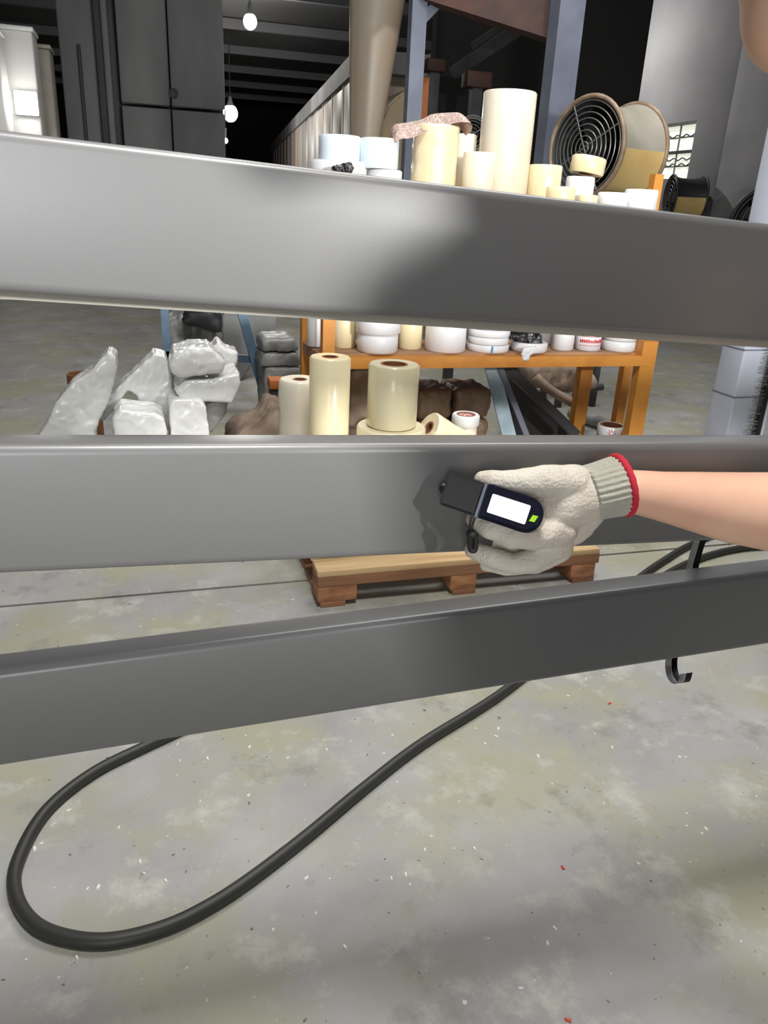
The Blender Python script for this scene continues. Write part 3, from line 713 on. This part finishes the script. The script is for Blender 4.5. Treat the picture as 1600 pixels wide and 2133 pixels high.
# debris
DG = 'white chips scattered on the floor'
chips = [(248, 1724), (72, 1768), (292, 1795), (300, 1820), (345, 1835), (183, 1852), (205, 1848), (520, 1556), (680, 1562), (375, 1585), (885, 1770), (988, 1768), (845, 1822), (815, 1830), (1155, 1934), (1140, 1965), (1470, 1727), (1462, 1737), (1428, 1578), (1120, 1575), (1275, 1557), (1038, 1518), (718, 1973), (160, 1995), (432, 1580), (1010, 1550)]
bm = bmesh.new(); v = [bm.verts.new(p) for p in ((-.004, -.009, 0), (.005, -.008, 0), (.004, .009, 0), (-.003, .008, 0), (-.003, -.007, .003), (.004, -.006, .003), (.003, .007, .003), (-.002, .006, .003))]
for f in ((0, 3, 2, 1), (4, 5, 6, 7), (0, 1, 5, 4), (1, 2, 6, 5), (2, 3, 7, 6), (3, 0, 4, 7)): bm.faces.new([v[i] for i in f])
chip = finish('paint_chip', bm, M['whitechip'])
for i, (x, y) in enumerate(chips):
    o = chip if i == 0 else chip.copy()
    if i: COL.objects.link(o)
    o.location = atZ(x, y, 0); o.rotation_euler = (0, 0, random.uniform(-.6, .6)); s = random.uniform(.4, .8); o.scale = (s, s, 1)
    tag(o, 'tiny white chip lying on the concrete floor', 'chip', DG)
redme = chip.data.copy(); redme.materials.clear(); redme.materials.append(M['redchip'])
for i, (x, y) in enumerate(((1172, 1808), (1183, 2126), (1270, 1466))):
    o = bpy.data.objects.new('paint_chip', redme); COL.objects.link(o); o.location = atZ(x, y, 0); o.rotation_euler = (0, 0, i); o.scale = (.7, .7, 1)
    tag(o, 'tiny red fleck lying on the concrete floor', 'chip', 'red flecks on the floor')

# ------------------------------------------------------------------ column on the right and the brush beside it
cb = atZ(1478, 940, 0)
YC = 3.75
c0, c1 = atY(1532, 820, YC), atY(1583, 820, YC)
colm = thing('steel_column', ((c0.x + c1.x) / 2, YC + .1, 0), 'pale blue painted steel column at the right edge', 'column')
hw = (c1.x - c0.x) / 2
box('shaft', (-hw, -.1, .02), (hw, .1, 5.9), M['column'], colm, .012, 3)
box('base_plate', (-hw - .05, -.15, 0), (hw + .05, .15, .02), M['bluegrey'], colm, .003)
for z in (.34, .62): box('joint_band', (-hw - .003, -.103, z), (hw + .003, .103, z + .006), M['bluegrey'], colm)
bsx = atY(1592, 830, 3.3).x
br = thing('bristle_strip', (bsx, 3.3, .0), 'black upright strip with grey bristles beside the blue column', 'brush')
box('backing', (0, 0, 0), (.03, .04, .75), M['black'], br, .004)
bm = bmesh.new()
for k in range(240):
    z = .02 + k * .003; y = random.uniform(0, .04); L = random.uniform(.035, .06)
    bm_box(bm, (-L, y - .0012, z), (0, y + .0012, z + .0018))
bst = finish('bristles', bm, M['greysheet'], br); bst['kind'] = 'stuff'
box('white_edge', (.03, -.004, 0), (.045, .03, .72), M['column'], br, .002)

# ------------------------------------------------------------------ fans
def fan(name, label, c, axis, R, Ln, group, rings=8, body='fan_skin', lower='fan_yellow', rim='fan_rim', arm_to_wall=False):
    root = thing(name, c, label, 'fan', group)
    Rm = orient(axis)
    root.rotation_mode = 'QUATERNION'; root.rotation_quaternion = Rm.to_quaternion()
    inv = Rm.inverted()
    prof = [(R * 1.06, 0), (R * 1.07, -.012), (R * 1.0, -.03), (R * .93, -Ln * .2), (R * .90, -Ln * .45), (R * .92, -Ln * .75), (R * 1.02, -Ln * .95), (R * 1.04, -Ln)]
    def shell(nm, sel, m, parent):
        seg = 64; bm = bmesh.new()
        full = prof + [(r - .012, z) for r, z in prof[::-1]]
        rings_ = []
        for k in range(seg):
            a = 2 * math.pi * k / seg
            rings_.append([(r * math.cos(a), r * math.sin(a), z) for r, z in full])
        for k in range(seg):
            am = 2 * math.pi * (k + .5) / seg
            wv = Rm @ Vector((math.cos(am), math.sin(am), 0))
            if sel(wv.z * 1.0):
                A, B = rings_[k], rings_[(k + 1) % seg]
                for i in range(len(full)):
                    j = (i + 1) % len(full)
                    bm.faces.new([bm.verts.new(p) for p in (A[i], B[i], B[j], A[j])])
        bmesh.ops.remove_doubles(bm, verts=bm.verts, dist=1e-5)
        return finish(nm, bm, m, parent, True, 40)
    bm = bmesh.new(); bm_lathe(bm, [(r - .014, z) for r, z in prof] + [(r - .020, z) for r, z in prof[::-1]], 48, closed=True); finish('lining', bm, M['fan_in'], root, True, 40)
    shell('housing', lambda z: z >= -.02, M[body], root)
    o = shell('lower_housing', lambda z: z < -.02, M[lower], root); o['label'] = 'yellow lower half of the housing'
    for z in (.0, -Ln):
        pts = [Vector((R * 1.05 * math.cos(a * math.pi / 24), R * 1.05 * math.sin(a * math.pi / 24), z)) for a in range(48)]
        tube('rim', pts, .016 * R / .3, M[rim], root, 8, True)
    for k in range(1, rings + 1):
        rr = R * k / (rings + .3)
        pts = [Vector((rr * math.cos(a * math.pi / 20), rr * math.sin(a * math.pi / 20), .004 + .05 * R * (1 - (k / rings) ** 2))) for a in range(40)]
        tube('guard_ring', pts, .0042 * R / .3, M['wire'], root, 5, True)
    for k in range(4):
        a = k * math.pi / 2 + .5
        tube('guard_spoke', [Vector((0, 0, .004 + .05 * R)), Vector((R * math.cos(a), R * math.sin(a), .004))], .006 * R / .3, M['wire'], root, 6)
    bm = bmesh.new(); bm_lathe(bm, [(.02, -.05), (R * .28, -.06), (R * .3, -Ln * .5), (.02, -Ln * .55)], 24); finish('motor', bm, M['fan_in'], root, True, 40)
    for k in range(6):
        a0 = k * math.pi / 3; bm = bmesh.new(); rows = []
        for t in (0, .33, .66, 1):
            r_ = R * (.26 + .62 * t); tw = math.radians(55 - 25 * t); half = R * .22
            ca, sa = math.cos(a0), math.sin(a0)
            row = []
            for s in (-1, 1):
                u = s * half * math.cos(tw); z = -Ln * .32 + s * half * math.sin(tw)
                row.append(bm.verts.new((r_ * ca - u * sa, r_ * sa + u * ca, z)))
            rows.append(row)
        for A, B in zip(rows, rows[1:]): bm.faces.new((A[0], A[1], B[1], B[0]))
        bmesh.ops.solidify(bm, geom=bm.faces[:], thickness=.006)
        finish('blade', bm, M['fan_in'], root, True, 40)
    bm = bmesh.new(); bmesh.ops.create_circle(bm, cap_ends=True, segments=40, radius=R * .89); bm.transform(Matrix.Translation((0, 0, -Ln * .9)))
    bmesh.ops.solidify(bm, geom=bm.faces[:], thickness=.01); finish('louvre_plate', bm, M['fan_in'], root)
    if arm_to_wall:
        q = Rm.inverted() @ Vector((XW - c.x, 0, 0)); bar('wall_bracket', Vector((0, 0, -Ln * .5)) + q.normalized() * R * .8, Vector((0, 0, -Ln * .5)) + q, .08, .08, M['darksteel'], root)
    return root
FGp = 'industrial fans behind the rack'
fc = atY(1220, 308, 4.9)
Rf = 92 / ppm(fc)
fan('axial_fan', 'large grey and yellow industrial fan with a wire guard behind the rack', fc, Vector((-.94, -.34, .0)), Rf, .44, FGp)
fs = thing('fan_stand', (fc.x + .2, fc.y + .15, 0), 'steel stand carrying the large grey and yellow fan', 'stand')
for sx in (-.14, .14):
    for sy in (-.12, .12): box('leg', (sx - .02, sy - .02, 0), (sx + .02, sy + .02, fc.z - Rf * 1.08), M['darksteel'], fs)
box('platform', (-.2, -.18, fc.z - Rf * 1.1), (.2, .18, fc.z - Rf * 1.075), M['darksteel'], fs)
f2 = atX(1396, 410, 8.3)
fan('axial_fan', 'smaller black fan with a yellow lower half right of the large fan', f2, Vector((-.93, .30, .0)), 40 / ppm(f2), .5, FGp, rings=5, body='fan_in', rim='darksteel', arm_to_wall=True)
f3 = atY(983, 280, 5.2)
fan('axial_fan', 'black fan half hidden behind the pale rolls of the upper shelf', f3, Vector((-.35, -.93, .0)), 33 / ppm(f3), .2, FGp, rings=5, body='fan_in', lower='fan_in', rim='darksteel')
fs = thing('fan_stand', (f3.x, f3.y + .1, 0), 'stand of the black fan hidden behind the upper shelf', 'stand')
box('pole', (-.03, -.03, .0), (.03, .03, f3.z - 33 / ppm(f3) * 1.08), M['darksteel'], fs)
f4 = atX(1602, 470, 8.3)
fan('axial_fan', 'dark round fan cut by the right edge, beside the column', f4, Vector((-.6, -.8, .0)), 72 / ppm(f4), .4, FGp, rings=5, body='fan_in', lower='fan_in', rim='darksteel', arm_to_wall=True)

# ------------------------------------------------------------------ background machinery
# blue-grey steel frame
fr = thing('steel_frame', (0, 0, 0), 'blue-grey steel frame with diagonal braces behind the shelf', 'frame')
FYa, FYb = 6.6, 5.9
p1 = atY(861, 200, FYa); p2 = atY(1166, 160, FYb)
bar('post', (p1.x, FYa, 0), (p1.x, FYa, 4.2), .12, .1, M['bluegrey'], fr)
bar('post', (p2.x, FYb, 0), (p2.x, FYb, 4.2), .20, .16, M['bluegrey'], fr)
bar('brace', atY(872, 48, FYa), atY(985, -70, FYa), .07, .07, M['bluegrey'], fr)
bar('brace', atY(945, 150, FYa + 1.2), atY(1110, 40, FYa + .2), .10, .07, M['darksteel'], fr)
bar('brace', atY(985, 95, FYa + .9), atY(1080, 30, FYa + .4), .05, .05, M['darksteel'], fr)
bar('crossbeam', atY(880, -40, FYa), atY(1160, 48, FYb + .2), .26, .12, M['rustred'], fr)
for k, (x, y, wd, hg) in enumerate(((910, 135, 40, 24), (1000, 165, 56, 30))):
    a = atY(x, y, 9.5); s = 1 / ppm(a)
    o = box('control_box', (-wd / 2 * s, 0, -hg / 2 * s), (wd / 2 * s, .2, hg / 2 * s), M['rustred'], None, .01); o.location = a
    tag(o, ('small', 'wider')[k] + ' red-brown box in the dark bay behind the frame', 'box')
    tag(bar('box_post', (a.x, a.y + .1, 0), (a.x, a.y + .1, a.z - hg / 2 * s), .12, .12, M['darksteel']), 'dark post under the %s red-brown box' % ('small', 'wider')[k], 'post')
# long oven tunnel
TZ = 3.9
A = atZ(745, 105, TZ); Bq = atZ(552, 315, TZ)
d = (Bq - A); d.z = 0; dl = d.length; d.normalize()
ov = thing('oven_tunnel', (A.x, A.y, 0), 'long grey ribbed oven tunnel running into the dark hall', 'oven')
ov.rotation_euler = (0, 0, math.atan2(d.y, d.x))
npan = 15; pw = 1.7
for k in range(npan):
    box('wall_panel', (k * pw, -1.6, .3), (k * pw + pw - .012, 0, TZ - .35), M['oven'], ov, .006, 1)
    box('rib', (k * pw - .10, -.2, .2), (k * pw + .06, .012, TZ - .3), M['oven'], ov)
box('roof_band', (-.2, -1.7, TZ - .35), (npan * pw, .06, TZ), M['panel'], ov)
box('plinth', (-.1, -1.5, 0), (npan * pw, -.1, .3), M['darksteel'], ov)
# hopper
hy = 8.2
top = atY(806, -40, hy); bot = atY(772, 330, hy); rt_ = 62 / ppm(top); rb_ = 27 / ppm(bot)
hop = thing('hopper', (bot.x, hy + .3, 0), 'beige tapered metal hopper at the near end of the oven tunnel', 'hopper')
bm = bmesh.new(); seg = 40; rings = []
for t in [i / 10 for i in range(11)]:
    c = bot.lerp(top, t); r = rb_ + (rt_ - rb_) * (t ** .85)
    rings.append([bm.verts.new((c.x - bot.x + r * math.cos(2 * math.pi * k / seg), r * math.sin(2 * math.pi * k / seg), c.z)) for k in range(seg)])
for a_, b_ in zip(rings, rings[1:]):
    for k in range(seg): bm.faces.new((a_[k], a_[(k + 1) % seg], b_[(k + 1) % seg], b_[k]))
bm.faces.new(rings[0][::-1]); bm.faces.new(rings[-1])
finish('cone', bm, M['hopper'], hop, True, 50)
bm = bmesh.new(); bm_lathe(bm, [(rb_ * 1.05, 0), (rb_ * 1.05, bot.z)], 32); finish('drum', bm, M['hopper'], hop, True, 50)
# tan tank with orange edge
poly = [atY(x, y, 9.2) for x, y in ((780, 420), (790, 260), (806, 220), (832, 196), (880, 172), (884, 420))]
tk = thing('tan_tank', (poly[0].x, 9.2, 0), 'tan rounded tank with an orange edge behind the steel post', 'tank')
pl = [Vector((p.x - poly[0].x, 0, p.z)) for p in poly]; pl[0].z = 0; pl[-1].z = 0
prism('body', pl, 1.2, M['tan'], tk, bev=.03)
e0, e1 = atY(876, 172, 9.15), atY(894, 162, 9.15)
box('orange_edge', (e0.x - poly[0].x, -.06, 0), (e1.x - poly[0].x, .1, e1.z), M['orangetrim'], tk)
# panelled booth, left
by = 13.0
bt = thing('panel_booth', (atY(133, 300, by).x, by, 0), 'tall dark grey panelled booth in the hall behind the top beam', 'booth')
ox = bt.location.x
def bp(n, px0, px1, z0, z1, dy, m, dep=1.2):
    a, b = atY(px0, 200, by + dy).x - ox, atY(px1, 200, by + dy).x - ox
    return box(n, (a, dy, z0), (b, dy + dep, z1), M[m], bt, .02, 1)
zj = atY(330, 222, by).z
bp('panel', 133, 204, 0, 5.7, .1, 'panel'); bp('channel', 206, 250, 0, 5.7, .35, 'panel_dark', .9)
bp('rib', 168, 176, 0, atY(170, 90, by).z, .05, 'panel_dark', .2); bp('rib', 222, 236, 0, 5.7, .2, 'panel', .2)
bp('panel', 252, 354, 0, zj - .02, 0, 'panel'); bp('panel', 252, 354, zj + .02, 5.7, 0, 'panel')
bp('panel', 357, 467, 0, zj - .02, 0, 'panel'); bp('panel', 357, 467, zj + .02, 5.7, 0, 'panel')
bp('core_wall', 140, 464, 0, 5.65, .5, 'panel_dark', .8)
a = atY(361, 195, by); bm = bmesh.new(); bm_lathe(bm, [(.02, -.03), (.07, -.03), (.07, .0), (.02, .02)], 16); bm.transform(Matrix.Rotation(math.pi / 2, 4, 'X') @ Matrix.Identity(4))
o = finish('bolt', bm, M['darksteel'], bt, True, 40); o.location = (a.x - ox, -.02, a.z)
# white columns at the far left
def wcol(px0, px1, pytop, Y, m, label, name='white_cabinet', grp=None):
    a, b = atY(px0, 200, Y), atY(px1, 200, Y); zt = atY((px0 + px1) / 2, pytop, Y).z
    o = thing(name, ((a.x + b.x) / 2, Y, 0), label, 'cabinet', grp); hw = (b.x - a.x) / 2
    box('shell', (-hw, 0, 0), (hw, .5, zt), M[m], o, .02, 2); box('top_cap', (-hw - .02, -.02, zt), (hw + .02, .52, zt + .05), M[m], o, .01)
    box('door_seam', (-.01, -.006, .3), (.01, .01, zt * .5), M['panel'], o)
    return o, zt
wcol(16, 80, 64, 11.5, 'whitepaint', 'tall white metal cabinet with a bright reflection patch on it, far left')
wcol(82, 112, 102, 12.2, 'fan_skin', 'narrower grey cabinet right of the tall white one')
wcol(-60, 8, 60, 10.8, 'whitepaint', 'white cabinet cut by the left edge of the picture')
def lamp(label, p, sz, power, name='high_bay_lamp', drop=.35, wall=False):
    o = thing(name, p, label, 'lamp', 'lamps in the hall')
    if wall:  # glowing panel standing in for a reflected hot spot, not a real fitting
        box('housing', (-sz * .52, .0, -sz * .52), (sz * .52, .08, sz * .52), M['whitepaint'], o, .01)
        box('glow_face', (-sz * .5, -.03, -sz * .5), (sz * .5, 0, sz * .5), M['glow'], o, .02)
    else:
        bm = bmesh.new(); bm_lathe(bm, [(sz * .34, .3 * sz), (sz * .3, .5 * sz), (sz * .2, .7 * sz), (.04, .25 + .5 * sz)], 24); finish('shade', bm, M['greysheet'], o, True, 40)
        bm = bmesh.new(); bmesh.ops.create_uvsphere(bm, u_segments=20, v_segments=12, radius=sz * .54); bm.transform(Matrix.Diagonal((1, 1, 1.1, 1))); finish('bulb', bm, M['glow'], o, True)
        tube('cord', [(0, 0, .2 + .4 * sz), (0, 0, .2 + max(drop, .5 * sz))], .015, M['darksteel'], o, 6)
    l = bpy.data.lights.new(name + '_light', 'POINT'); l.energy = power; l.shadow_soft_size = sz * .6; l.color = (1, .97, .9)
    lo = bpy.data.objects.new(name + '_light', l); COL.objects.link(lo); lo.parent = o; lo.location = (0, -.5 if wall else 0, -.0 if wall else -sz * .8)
    return o
p = atZ(521, 45, 5.3); lamp('bright round hall lamp hanging near the dark roof', p, 26 / ppm(p), 420)
p = atZ(480, 236, 5.3); p = CAM + (p - CAM) * .62; lamp('second hall lamp, lower beside the edge of the panelled booth', p, 28 / ppm(p), 200, drop=5.9 - p.z - .2)
p = atY(470, 293, 24); lamp('small faint hall lamp low beside the booth edge', p, 9 / ppm(p), 40, drop=5.9 - p.z - .2)
p = atX(1215, 76, 7.6); lamp('small lamp glowing beside the right post of the steel frame', p, 12 / ppm(p), 320, drop=max(.1, 5.9 - p.z - .2))
p = atY(55, 215, 11.38); lamp('square glowing patch added as the bright reflection on the tall white cabinet', p, 44 / ppm(p), 8, name='hot_spot_panel', wall=True)  # added panel and light imitate glare reflected in the cabinet metal

# ------------------------------------------------------------------ worker, glove, gauge
YF = .796
def G(px, py, gap): return atY(px, py, YF - gap)
def S(L): return [(G(x, y, g), r / ppm(G(x, y, g))) for x, y, g, r in L]
person = thing('person', (1.0, .2, 0), 'person reaching in from the right with a white knit glove', 'person')
def loc(o): o.location = o.location - person.location; return o
PL = person.location.copy()
def sh(segs): return [[(p - PL, r) for p, r in s] for s in segs]
arm = S([(1245, 1022, .048, 40), (1310, 1022, .052, 46), (1380, 1034, .055, 53), (1450, 1045, .06, 64), (1530, 1058, .065, 76), (1610, 1066, .075, 84)])
elbow = (Vector((.82, .65, .965)), .050); shoulder = (Vector((1.0, .38, 1.33)), .064); lsh = (Vector((.70, .24, 1.32)), .064)
chin = atY(1634, 60, .46); hc = chin + Vector((.060, .0, .075))
V = Vector
chest, belly, hips = V((.84, .30, 1.29)), V((.99, .24, 1.12)), V((1.05, .20, .94))
body = [arm + [elbow, shoulder],
        [shoulder, (chest + V((.06, .03, .05)), .09), (chest + V((-.06, -.01, .05)), .09), lsh],
        [lsh, (V((.88, .15, 1.06)), .05), (V((.93, .22, .86)), .04), (V((.95, .27, .80)), .035)],
        [(chest + V((0, .02, .08)), .075), (chest + V((-.08, .09, .14)), .058), (hc + V((.06, -.03, -.03)), .058)],
        [(chest + V((.05, 0, 0)), .13), (belly + V((.04, 0, 0)), .13), (hips + V((.04, 0, 0)), .13)],
        [(chest + V((-.06, 0, 0)), .13), (belly + V((-.04, 0, 0)), .13), (hips + V((-.04, 0, 0)), .13)],
        [(hips + V((.10, 0, -.03)), .10), (hips + V((.15, .06, -.43)), .065), (hips + V((.15, .0, -.84)), .045), (hips + V((.16, .14, -.895)), .04)],
        [(hips + V((-.10, 0, -.03)), .10), (hips + V((-.10, .06, -.43)), .065), (hips + V((-.10, .0, -.84)), .045), (hips + V((-.12, .14, -.895)), .04)],
        # head: skull, jaw, chin, nose, ears
        [(hc + V((.035, 0, .05)), .088), (hc + V((-.0, 0, .045)), .085)],
        [(hc + V((-.01, 0, -.03)), .062), (hc + V((-.045, 0, -.062)), .040)],
        [(hc + V((-.075, 0, -.01)), .016), (hc + V((-.095, 0, -.02)), .014)],
        [(hc + V((.03, -.085, .0)), .016), (hc + V((.035, -.087, .03)), .018)],
        [(hc + V((.03, .085, .0)), .016), (hc + V((.035, .087, .03)), .018)],
        [(hc + V((-.075, -.02, -.045)), .013), (hc + V((-.075, .02, -.045)), .013)]]
bd = blob('body', sh(body), M['skin'], person, voxel=.006, smooth=8)
for s in (-1, 1):
    bm = bmesh.new(); bmesh.ops.create_uvsphere(bm, u_segments=14, v_segments=10, radius=.012)
    e = finish('eye', bm, M['whitechip'], person, True); e.location = hc + V((-.077, s * .032, .028)) - PL
hr_ = blob('hair', sh([[(hc + V((.05, 0, .075)), .088), (hc + V((-.005, 0, .10)), .072)], [(hc + V((.075, 0, .02)), .07), (hc + V((.07, 0, .07)), .08)]]), M['hair'], person, voxel=.008, smooth=4)
shirt = blob('shirt', sh([[(V((.96, .43, 1.25)), .076), (shoulder[0], .085), (chest + V((.06, .03, .05)), .11), (chest + V((-.06, -.01, .05)), .11), (lsh[0], .085), (V((.80, .17, 1.18)), .072)],
                [(chest + V((.06, 0, .02)), .148), (belly + V((.05, 0, 0)), .148), (hips + V((.05, 0, 0)), .15)],
                [(chest + V((-.07, 0, .02)), .148), (belly + V((-.05, 0, 0)), .148), (hips + V((-.05, 0, 0)), .15)]]), M['shirt'], person, voxel=.012, smooth=5, wrinkle=.008, wscale=14)
trs = blob('trousers', sh([[(hips + V((s_ * .10, 0, -.03)), .118), (hips + V((s_ * .125 + .02, .06, -.43)), .088), (hips + V((s_ * .125 + .02, .0, -.82)), .075)] for s_ in (-1, 1)] +
                [[(hips + V((.06, 0, -.01)), .13), (hips + V((-.06, 0, -.01)), .13)]]), M['trouser'], person, voxel=.014, smooth=5, wrinkle=.008, wscale=12)
for x_ in (.15, -.11):
    blob('shoe', sh([[(hips + V((x_, -.04, -.89)), .05), (hips + V((x_ * 1.05, .10, -.895)), .045), (hips + V((x_ * 1.1, .17, -.90)), .04)]]), M['hair'], person, voxel=.01, smooth=3)
# glove
fing = [
    S([(1262, 1018, .051, 54), (1215, 1034, .048, 60), (1165, 1050, .042, 64)]),
    S([(1215, 1060, .045, 48), (1185, 1090, .042, 48), (1130, 1115, .034, 46)]),
    S([(1160, 1050, .042, 60), (1125, 1085, .034, 56)]),
    S([(1196, 1102, .05, 33), (1208, 1096, .046, 31)]),
    S([(1195, 1006, .05, 40), (1130, 1003, .056, 34), (1075, 1006, .05, 27), (1030, 1002, .038, 23), (1006, 1001, .028, 19)]),
    S([(1165, 1102, .058, 38), (1110, 1112, .066, 35), (1068, 1112, .062, 31), (1022, 1098, .046, 26), (990, 1080, .028, 19)]),
    S([(1160, 1130, .05, 36), (1110, 1166, .056, 25), (1070, 1174, .052, 22), (1022, 1162, .042, 23), (988, 1146, .028, 18)]),
    S([(1160, 1140, .03, 34), (1115, 1172, .03, 24), (1055, 1182, .024, 17), (1014, 1176, .014, 15)]),
    S([(1140, 1148, .015, 26), (1092, 1174, .008, 18)]),
    S([(1140, 1132, .03, 40), (1085, 1142, .026, 30), (1045, 1138, .022, 22)]),
]
gl = blob('glove', sh(fing), M['knit'], person, voxel=.0018, smooth=2, wrinkle=.0014, wscale=60)
gl['label'] = 'off-white knitted work glove'
# ribbed cuff along the wrist
cA = G(1222, 1029, .049); cB = G(1293, 1011, .052); axd = (cB - cA); LC = axd.length; Rm = orient(axd)
bm = bmesh.new(); seg = 240; rows = []
for i in range(13):
    t = i / 12; c = cA + axd * t
    r = (58 + 3.0 * math.sin(t * math.pi * .6) + 1.5 * t) / ppm(c)
    row = []
    for k in range(seg):
        a = 2 * math.pi * k / seg; rr = r * (1 + .03 * math.cos(a * 30)) * (1 + .012 * math.sin(t * 6 + a * 2))
        row.append(bm.verts.new(c - PL + Rm @ V((rr * math.cos(a), rr * math.sin(a) * .98, 0))))
    rows.append(row)
for a_, b_ in zip(rows, rows[1:]):
    for k in range(seg): bm.faces.new((a_[k], a_[(k + 1) % seg], b_[(k + 1) % seg], b_[k]))
bmesh.ops.solidify(bm, geom=bm.faces[:], thickness=.003)
cf = finish('cuff', bm, M['cuff'], gl, True); cf['label'] = 'ribbed knit cuff'
r = 61.5 / ppm(cB)
pts = [cB - PL + Rm @ V((r * math.cos(a * math.pi / 30), r * math.sin(a * math.pi / 30), .0004 * math.sin(a * 2.1))) for a in range(60)]
o = tube('red_hem', pts, .0042, M['redknit'], gl, 8, True); o['label'] = 'red stitched hem'

# gauge
P0, P1 = G(930, 1018, .020), G(1133, 1084, .098)
u = (P1 - P0).normalized(); Lg = (P1 - P0).length
tocam = (CAM - (P0 + P1) / 2).normalized()
wv = (tocam - u * tocam.dot(u)).normalized(); vv = wv.cross(u)
if vv.z < 0: vv = -vv
ga = thing('coating_gauge', P0, 'black hand-held gauge with a lit white display pressed to the beam', 'gauge')
ga.matrix_world = Matrix(((u.x, vv.x, wv.x, P0.x), (u.y, vv.y, wv.y, P0.y), (u.z, vv.z, wv.z, P0.z), (0, 0, 0, 1)))
hg = 37 / ppm((P0 + P1) / 2)
xs = Lg * .40
def rounded(x0, x1, h, rl, rr_, n=8):
    P = []
    for cx_, cy_, r_, a0 in ((x1 - rr_, -h + rr_, rr_, -90), (x1 - rr_, h - rr_, rr_, 0), (x0 + rl, h - rl, rl, 90), (x0 + rl, -h + rl, rl, 180)):
        for i in range(n + 1):
            a = math.radians(a0 + 90 * i / n); P.append((cx_ + r_ * math.cos(a), cy_ + r_ * math.sin(a)))
    return P
def slab(name, prof, z0, z1, m, parent, bev):
    bm = bmesh.new(); lo = [bm.verts.new((x, y, z0)) for x, y in prof]; hi = [bm.verts.new((x, y, z1)) for x, y in prof]
    bm.faces.new(lo[::-1]); top = bm.faces.new(hi); n = len(lo)
    for i in range(n): bm.faces.new((lo[i], lo[(i + 1) % n], hi[(i + 1) % n], hi[i]))
    bmesh.ops.remove_doubles(bm, verts=bm.verts, dist=1e-6)
    if bev:
        es = [e for e in bm.edges if abs(e.verts[0].co.z - e.verts[1].co.z) < 1e-7]
        bmesh.ops.bevel(bm, geom=es, offset=bev, segments=4, affect='EDGES')
    return finish(name, bm, m, parent, True, 60)
th = .014
slab('body', rounded(xs, Lg, hg, .004, hg * .93), -th, th, M['navy'], ga, .004)
slab('head', rounded(0, xs - .001, hg * .98, .004, .004), -th * .95, th * .95, M['matteblack'], ga, .003)
bm = bmesh.new(); bm_lathe(bm, [(.007, 0), (.007, .010), (.004, .013)], 20); bm.transform(Matrix.Translation((.004, 0, -.004)) @ Matrix.Rotation(-math.pi / 2, 4, 'Y')); finish('probe', bm, M['black'], ga, True, 40)
slab('seam_ring', rounded(xs - .002, xs + .001, hg * 1.02, .001, .001), -th * 1.02, th * 1.02, M['bluegrey'], ga, 0)
x0, x1 = xs + Lg * .085, Lg * .865
o = slab('display', rounded(x0, x1, hg * .54, .0015, .0015, 3), th - .0005, th + .0006, M['label'], ga, 0); o['label'] = 'bright white display window'
gx = Lg * .925
o = slab('indicator', [(gx - .004, -.004 - hg * .08), (gx + .002, -.0035 - hg * .08), (gx + .004, .004 - hg * .08), (gx - .002, .0035 - hg * .08)], th - .0008, th + .0006, M['green'], ga, 0); o['label'] = 'green indicator mark'
# wrist strap and clip
sp = [G(988, 1055, .058), G(990, 1072, .06), G(984, 1090, .055), G(982, 1105, .052)]
gm = ga.matrix_world.inverted()
for dx in (-3, 3):
    pts = catmull([gm @ G(985 + dx * .2, 1052, .055), gm @ G(987 + dx, 1072, .06), gm @ G(982 + dx, 1092, .056), gm @ G(980, 1106, .052)], 6)
    st = tube('strap', pts, .0013, M['hose'], ga, 6)
c = gm @ G(982, 1112, .053)
bm = bmesh.new(); bmesh.ops.create_uvsphere(bm, u_segments=16, v_segments=10, radius=.0062); bm.transform(Matrix.Translation(c)); finish('bead', bm, M['cliprim'], st, True)
pts = catmull([gm @ G(980, 1118, .053), gm @ G(979, 1140, .05), gm @ G(984, 1147, .05), gm @ G(990, 1142, .05), gm @ G(991, 1112, .052)], 5)
tube('clip', pts, .0035, M['cliprim'], st, 8)
